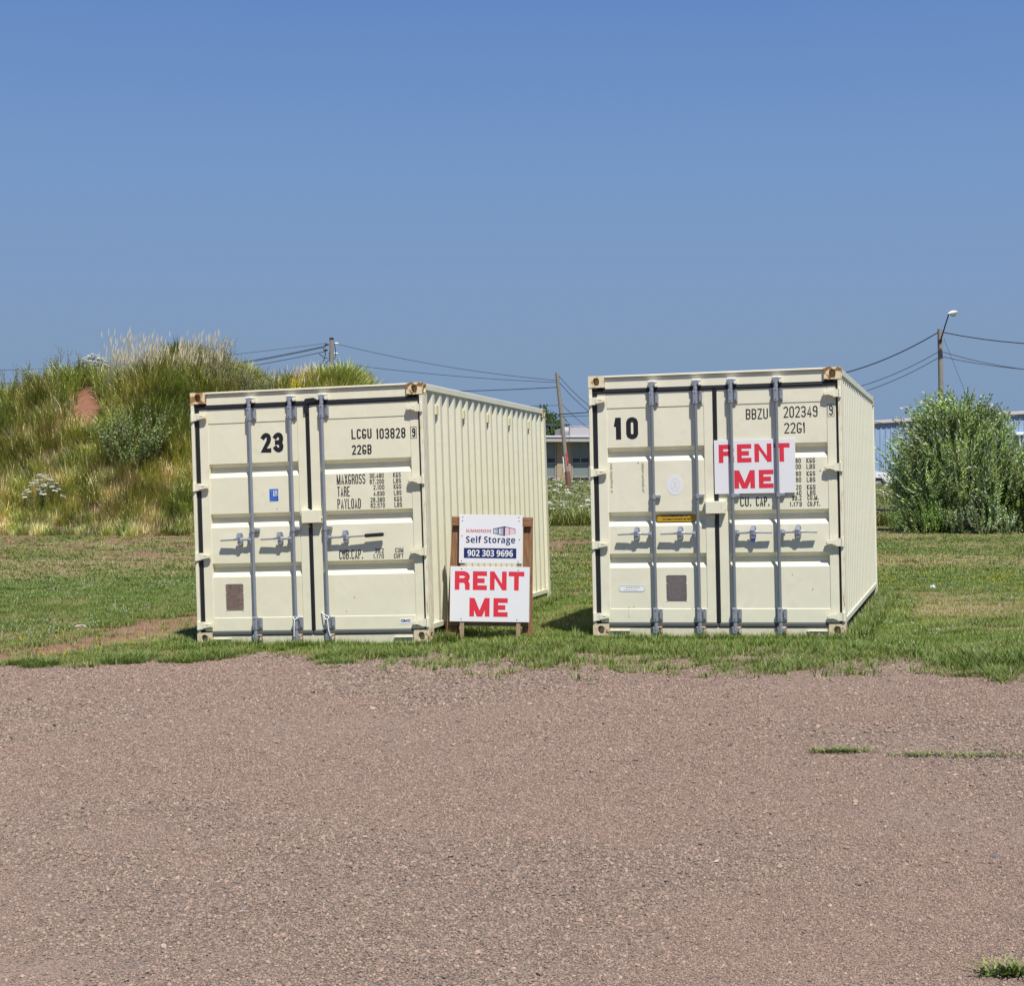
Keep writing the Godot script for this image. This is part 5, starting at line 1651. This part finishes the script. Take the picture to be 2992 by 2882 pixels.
func plumes(label: String, px0: float, px1: float, py: float, rise: float, count: int, sd: int, d: float, leafy := false) -> void:
	var c := at((px0 + px1) / 2, py, d)
	var t := thing("plumed_grass", label, "grass clump", Vector3(c.x, gh(c.x, -d), -d))
	rng.seed = sd
	var stem := Shape.new()
	var head := Shape.new()
	var m := d / F
	for i in count:
		var x := c.x + rf(px0 - px1, px1 - px0) / 2 * m
		var dd := d + rf(-0.9, 0.9)
		var foot := Vector3(x, gh(x, -dd), -dd) - t.position
		var top := at(1496, py - rise * (1.0 - pow(rng.randf(), 0.6) * 0.95), d).y - t.position.y
		var lean := rf(-0.12, 0.24)
		if leafy:
			stem.col = [Color(0.28, 0.35, 0.10), Color(0.40, 0.42, 0.19), Color(0.20, 0.28, 0.07)][i % 3] * rf(0.8, 1.2)
			for j in 8:
				var a := rf(0, TAU)
				blade(stem, foot + Vector3(rf(-0.1, 0.1), 0, rf(-0.1, 0.1)), Vector3(cos(a), 0, sin(a) * 0.5), maxf(top - foot.y, 0.4) * rf(0.6, 1.05), 0.022, rf(0.1, 0.45))
			continue
		var tip := Vector3(foot.x + lean * (top - foot.y) + 0.08, top, foot.z)
		stem.col = Color(0.55, 0.50, 0.30) * rf(0.7, 1.1)
		stem.tube([foot, foot.lerp(tip, 0.5) - Vector3(0.03, 0, 0), tip], [0.006, 0.005, 0.004], 4, false)
		head.col = Color(0.72, 0.64, 0.47) * rf(0.8, 1.1)
		var k := (tip - foot).normalized()
		head.tube([tip - k * rf(0.14, 0.22), tip - k * 0.08, tip + k * 0.05 + Vector3(0.01, 0, 0)], [0.008, 0.019, 0.004], 5, false)
		if i % 2 == 0:
			stem.col = Color(0.16, 0.20, 0.06) * rf(0.8, 1.2)
			for j in 3:
				var a := rf(0, TAU)
				blade(stem, foot, Vector3(cos(a), 0, sin(a)), (tip.y - foot.y) * rf(0.3, 0.6), 0.02, rf(0.1, 0.3))
	build(stem, "stem", M.blade, t)
	if not leafy: build(head, "plume", M.blade, t)

func lawn() -> void:
	var lush := [Color(0.135, 0.205, 0.035), Color(0.17, 0.24, 0.045), Color(0.105, 0.165, 0.028), Color(0.225, 0.265, 0.065)]
	var mid := [Color(0.205, 0.225, 0.062), Color(0.25, 0.25, 0.08), Color(0.165, 0.20, 0.05), Color(0.35, 0.31, 0.14)]
	var pale := [Color(0.40, 0.33, 0.17), Color(0.32, 0.28, 0.13), Color(0.24, 0.235, 0.09), Color(0.44, 0.36, 0.20)]
	var kinds := [tuft(14, 0.065, 0.0055, 0.055, 0.05, lush, 201), tuft(14, 0.055, 0.0055, 0.06, 0.05, mid, 202), tuft(13, 0.045, 0.0055, 0.06, 0.05, pale, 203)]
	var far_kinds := [tuft(14, 0.065, 0.012, 0.11, 0.06, lush, 204), tuft(14, 0.055, 0.012, 0.11, 0.06, mid, 205), tuft(13, 0.045, 0.012, 0.11, 0.06, pale, 206)]
	rng.seed = 211
	var where := [[], [], [], [], [], []]
	var cols := [[], [], [], [], [], []]
	var clover := []
	var butter := []
	for i in 275000:
		var near := i < 135000 or i > 245000
		var d := rf(13.0, 27.0) if near else 25.0 + 34.0 * pow(rng.randf(), 1.25)
		var half := d * 0.325 + 0.6
		var x := rf(-half, half)
		if i > 215000: x = (half + 2.8 * rng.randf()) * (1.0 if i % 2 == 0 else -1.0)
		if d > 52 and x < -1.0: continue
		var p := Vector3(x, 0, -d)
		var e := edge(x)
		var keep := 1.0
		if d < e:
			var gap := e - d
			var zone := smoothstep(-1.6, -0.4, x) * 2.5 + 0.30
			if gap > zone: continue
			keep = (0.30 if x > -1.2 else 0.5) * (1.0 - gap / zone) * (1.0 + 1.2 * smoothstep(3.4, 4.6, x))
			if n2.get_noise_2d(x * 90.0, d * 60.0) < 0.07: keep *= 0.06
		else: keep *= smoothstep(-0.25, 0.75, d - e + 1.1 * n3.get_noise_2d(x * 60.0, d * 45.0) + 0.25)
		keep *= 1.0 - 0.93 * bare(x, d)
		if not near: keep *= 1.0 - 0.3 * smoothstep(40, 55, d)
		if rng.randf() > keep: continue
		p.y = gh(x, -d)
		if inside_container(p, 0.0): continue
		var gapc := container_gap(p) if d < 24 else 9.0
		var k := dry(x, d) + rf(-0.34, 0.34)
		if d < e: k = rf(0.0, 0.55)
		if gapc < 0.5: k -= 0.5
		var v := 0 if k < 0.34 else (1 if k < 0.66 else 2)
		var tall := 1.0 + 0.5 * n3.get_noise_2d(x * 50.0, d * 50.0)
		if gapc < 0.24: tall *= rf(1.0, 1.5) if front_of(p) else rf(1.1, 2.0)
		elif d < e: tall *= rf(0.7, 1.5)
		elif d < e + 0.8: tall *= rf(0.55, 1.0)
		var spread := 1.0 if not (d < e) else rf(0.8, 1.5)
		var slot := v + (0 if near else 3)
		where[slot].append(Transform3D(Basis(UP, rf(0, TAU)) * Basis(Vector3.RIGHT, rf(-0.15, 0.15)) * Basis.from_scale(Vector3(spread, tall * rf(0.75, 1.2), spread)), p - UP * 0.006))
		var c := rf(0.82, 1.15)
		cols[slot].append(Color(c * rf(0.92, 1.1), c, c * rf(0.85, 1.1)))
		if d > e + 0.3 and x < 0.5 and d > 17.5 and d < 31.0 and n3.get_noise_2d(x * 22.0 + 5.0, d * 9.0) > 0.0 and rng.randf() < 0.045: clover.append(p)
		elif d > e and x > 2.5 and rng.randf() < 0.012: clover.append(p)
		if x > 0.8 and d > 22.5 and d < 34.0 and n2.get_noise_2d(x * 30.0, d * 30.0) > 0.05 and rng.randf() < 0.07: butter.append(p)
		elif d < 18.5 and d > e and absf(path_near(x, d) - 0.5) < 0.25 and rng.randf() < 0.05: butter.append(p)
	var names := ["lush_lawn_grass", "mown_lawn_grass", "dry_lawn_grass"]
	var says := ["lush green lawn grass round the containers", "mown olive lawn grass between the dry patches", "dry straw coloured lawn grass"]
	for v in 3:
		tag(scatter(names[v], kinds[v], where[v], cols[v]), says[v], "grass")
		tag(scatter(names[v], far_kinds[v], where[v + 3], cols[v + 3]), says[v] + ", farther back", "grass")
	for q in [[clover, Color(0.66, 0.66, 0.62), "clover_flowers", "tiny white clover blossoms scattered in the lawn", 0.006], [butter, Color(0.70, 0.55, 0.02), "yellow_flowers", "tiny yellow blossoms scattered in the lawn", 0.008]]:
		var s := Shape.new()
		s.col = q[1]
		var r: float = q[4]
		s.tube([Vector3(0, -r, 0), Vector3(0, 0, 0), Vector3(0, r, 0)], [r * 0.5, r, r * 0.4], 6)
		var w := []
		var c := []
		for p in q[0]:
			w.append(Transform3D(Basis().scaled(Vector3.ONE * rf(0.8, 1.4)), p + Vector3(rf(-0.03, 0.03), rf(0.06, 0.09), rf(-0.03, 0.03))))
			c.append(Color(1, 1, 1) * rf(0.85, 1.05))
		tag(scatter(q[2], s.mesh(M.leaf), w, c), q[3], "flowers")
	var vk := [tuft(16, 0.085, 0.007, 0.05, 0.10, lush, 207), tuft(13, 0.07, 0.006, 0.09, 0.11, mid, 208)]
	rng.seed = 221
	var vw := [[], []]
	var vc := [[], []]
	for i in 9500:
		var x := rf(-5.4, 5.4)
		var e := edge(x)
		var zone := lerp_table([[-5.4, 0.35], [-2.2, 0.5], [-0.8, 2.0], [2.4, 2.6], [3.6, 1.8], [5.4, 1.2]], x)
		var q := rng.randf()
		var d := e + 0.25 - zone * q
		var cl := n3.get_noise_2d(x * 34.0, d * 26.0)
		if i < 8200 and cl < -0.06 + 0.36 * q - 0.22 * smoothstep(2.6, 4.0, x): continue
		if i >= 8200 and x < -1.2: continue
		var v := 0 if rng.randf() < 0.62 else 1
		var sc := rf(0.6, 1.25) * (1.0 - 0.35 * q) * (1.0 + 0.5 * smoothstep(3.0, 4.5, x))
		vw[v].append(Transform3D(Basis(UP, rf(0, TAU)) * Basis(Vector3.RIGHT, rf(-0.2, 0.2)) * Basis.from_scale(Vector3.ONE * sc), Vector3(x, gh(x, -d), -d)))
		var c := rf(0.8, 1.2)
		vc[v].append(Color(c, c, c))
	for v in 2: tag(scatter("verge_grass", vk[v], vw[v], vc[v]), "ragged grass tufts creeping from the lawn over the gravel's edge", "grass")
	# grass patches one can tell apart, out on the gravel
	var patches := [[2452, 2206, 0.17, 0.04, 240, "small green grass patch on the gravel, nearest the middle of the lot's right half"], [2708, 2214, 0.22, 0.03, 150, "thin flattened grass patch on the gravel, middle one of three in a row"], [2902, 2219, 0.26, 0.035, 110, "straggling brownish grass patch on the gravel at the right edge, in a row of three"], [2945, 2858, 0.09, 0.055, 150, "grass tuft in the bottom right corner of the gravel lot"], [960, 1958, 0.10, 0.05, 26, "tiny grass tuft on the gravel in front of container 23"], [1265, 1944, 0.28, 0.06, 110, "low spreading grass patch at the gravel's edge left of the sign stand"], [150, 1955, 0.04, 0.03, 14, "tiny green sprout on the gravel at the far left"], [300, 1920, 0.26, 0.05, 110, "grass clump on the gravel left of container 23"]]
	for q in patches:
		var p := hit(q[0], q[1])
		p.y = gravel_y(p.x, -p.z)
		var s := Shape.new()
		rng.seed = int(q[0])
		for i in q[4]:
			s.col = (lush if rng.randf() < 0.75 else pale)[rng.randi() % 4] * rf(0.8, 1.2)
			var a := rf(0, TAU)
			var o := Vector3((rf(-1, 1) + rf(-1, 1)) * 0.62 * q[2], 0.0, rf(-0.3, 0.3) * minf(q[2], 0.14))
			blade(s, o, Vector3(cos(a), 0, sin(a)), q[3] * rf(0.3, 1.1), 0.007, rf(0.04, 0.12))
		var o := build(s, "grass_tuft", M.blade)
		o.position = p
		tag(o, q[5], "grass tuft", "grass tufts on the gravel")
	# litter
	var p := hit(2727, 1727)
	var s := Shape.new()
	rng.seed = 231
	var ring := []
	for i in 9: ring.append(Vector3(cos(TAU * i / 9) * rf(0.03, 0.06), rf(0.01, 0.05), sin(TAU * i / 9) * rf(0.02, 0.05)))
	for i in 9:
		s.tri(ring[i], Vector3(0, 0.07, 0), ring[(i + 1) % 9])
		s.tri(ring[i], ring[(i + 1) % 9], Vector3(0.02, 0.0, 0))
	var o := build(s, "litter", paint(0.42, 0.45, 0.46, 0.5))
	o.position = p + UP * 0.02
	tag(o, "crumpled white scrap lying on the lawn right of container 10", "litter")

func stone_mesh(sd: int) -> ArrayMesh:
	rng.seed = sd
	var s := Shape.new()
	var g := (1.0 + sqrt(5.0)) / 2.0
	var v := []
	for q in [[-1, g, 0], [1, g, 0], [-1, -g, 0], [1, -g, 0], [0, -1, g], [0, 1, g], [0, -1, -g], [0, 1, -g], [g, 0, -1], [g, 0, 1], [-g, 0, -1], [-g, 0, 1]]:
		v.append(Vector3(q[0], q[1], q[2]).normalized() * Vector3(1.0, 0.55, 0.8) * 0.5 * rf(0.72, 1.15))
	for f in [[0, 11, 5], [0, 5, 1], [0, 1, 7], [0, 7, 10], [0, 10, 11], [1, 5, 9], [5, 11, 4], [11, 10, 2], [10, 7, 6], [7, 1, 8], [3, 9, 4], [3, 4, 2], [3, 2, 6], [3, 6, 8], [3, 8, 9], [4, 9, 5], [2, 4, 11], [6, 2, 10], [8, 6, 7], [9, 8, 1]]:
		s.tri(v[f[0]], v[f[1]], v[f[2]])
	return s.mesh(M.stone)

func gravel_stones() -> void:
	var meshes := [stone_mesh(301), stone_mesh(302), stone_mesh(303)]
	rng.seed = 311
	var where := [[], [], []]
	var cols := [[], [], []]
	var tones := [Color(0.318, 0.217, 0.163), Color(0.288, 0.196, 0.147), Color(0.338, 0.236, 0.175), Color(0.272, 0.196, 0.149), Color(0.375, 0.272, 0.206), Color(0.21, 0.145, 0.11), Color(0.28, 0.213, 0.163)]
	for i in 590000:
		var d := 4.9 * pow(16.4 / 4.9, rng.randf())
		var half := d * 0.315 + 0.2
		var x := rf(-half, half)
		if i >= 420000: x = (half + 2.6 * rng.randf()) * (1.0 if i % 2 == 0 else -1.0)
		if d > edge(x) + 0.12: continue
		var a := smoothstep(0.02, 0.34, n2.get_noise_2d(x * 14.0 + 9.0, d * 9.0))
		var fine := smoothstep(0.12, 0.4, n3.get_noise_2d(x * 9.0, d * 12.0 + 50.0))
		if rng.randf() < fine * 0.3 or rng.randf() < 0.93 * dusty(x, d): continue
		var size := rf(0.0037, 0.0074) * (0.30 + 0.135 * d) * (1.0 if i < 420000 else 1.5)
		var u := rng.randf()
		if u < 0.03 + 0.24 * a: size *= rf(1.3, 2.2)
		if u < 0.002 + 0.008 * a: size *= 1.5
		var v := rng.randi() % 3
		where[v].append(Transform3D(Basis.from_euler(Vector3(rf(-0.5, 0.5), rf(0, TAU), rf(-0.5, 0.5))).scaled(Vector3.ONE * size * 1.25), Vector3(x, gravel_y(x, d) + size * rf(0.02, 0.24), -d)))
		var c: Color = tones[rng.randi() % 7]
		if rng.randf() < 0.38 * a: c = Color(0.225, 0.176, 0.135)
		if rng.randf() < 0.07: c = Color(0.14, 0.10, 0.082)
		cols[v].append(c * rf(0.78, 1.2))
	for v in 3: tag(scatter("gravel_stones", meshes[v], where[v], cols[v]), "loose crushed stones strewn over the gravel lot", "gravel")
	# larger stones one can tell apart
	for q in [[144, 2526, 0.030, Color(0.30, 0.16, 0.08), "brown stone on the gravel at the lower left"], [355, 2530, 0.028, Color(0.16, 0.15, 0.15), "dark grey stone right of the brown one on the gravel"], [711, 2664, 0.026, Color(0.20, 0.19, 0.19), "grey rounded pebble on the gravel, lower left of the middle"], [478, 2782, 0.026, Color(0.45, 0.36, 0.30), "pale stone on the gravel near the bottom left"], [2905, 2513, 0.030, Color(0.13, 0.12, 0.13), "dark flat stone on the gravel near the right edge"], [2093, 2528, 0.030, Color(0.45, 0.37, 0.30), "pale stone on the gravel right of the middle"], [1090, 2078, 0.05, Color(0.40, 0.33, 0.27), "pale stone on the gravel in front of container 23"], [2197, 2325, 0.03, Color(0.07, 0.05, 0.05), "small black stone on the gravel, right of the middle"], [236, 1843, 0.12, Color(0.44, 0.36, 0.28), "pale rock lying in the red dirt track left of container 23"]]:
		var p := hit(q[0], q[1])
		var o := MeshInstance3D.new()
		o.mesh = stone_mesh(int(q[0]))
		var m := paint(q[3].r, q[3].g, q[3].b, 0.85)
		o.mesh.surface_set_material(0, m)
		put(o, "stone", self)
		o.position = p + UP * q[2] * 0.25
		o.scale = Vector3(1.5, 1.2, 1.3) * q[2]
		o.rotation_degrees = Vector3(8, q[0] * 7.0, 5)
		tag(o, q[4], "stone", "larger stones on the ground")
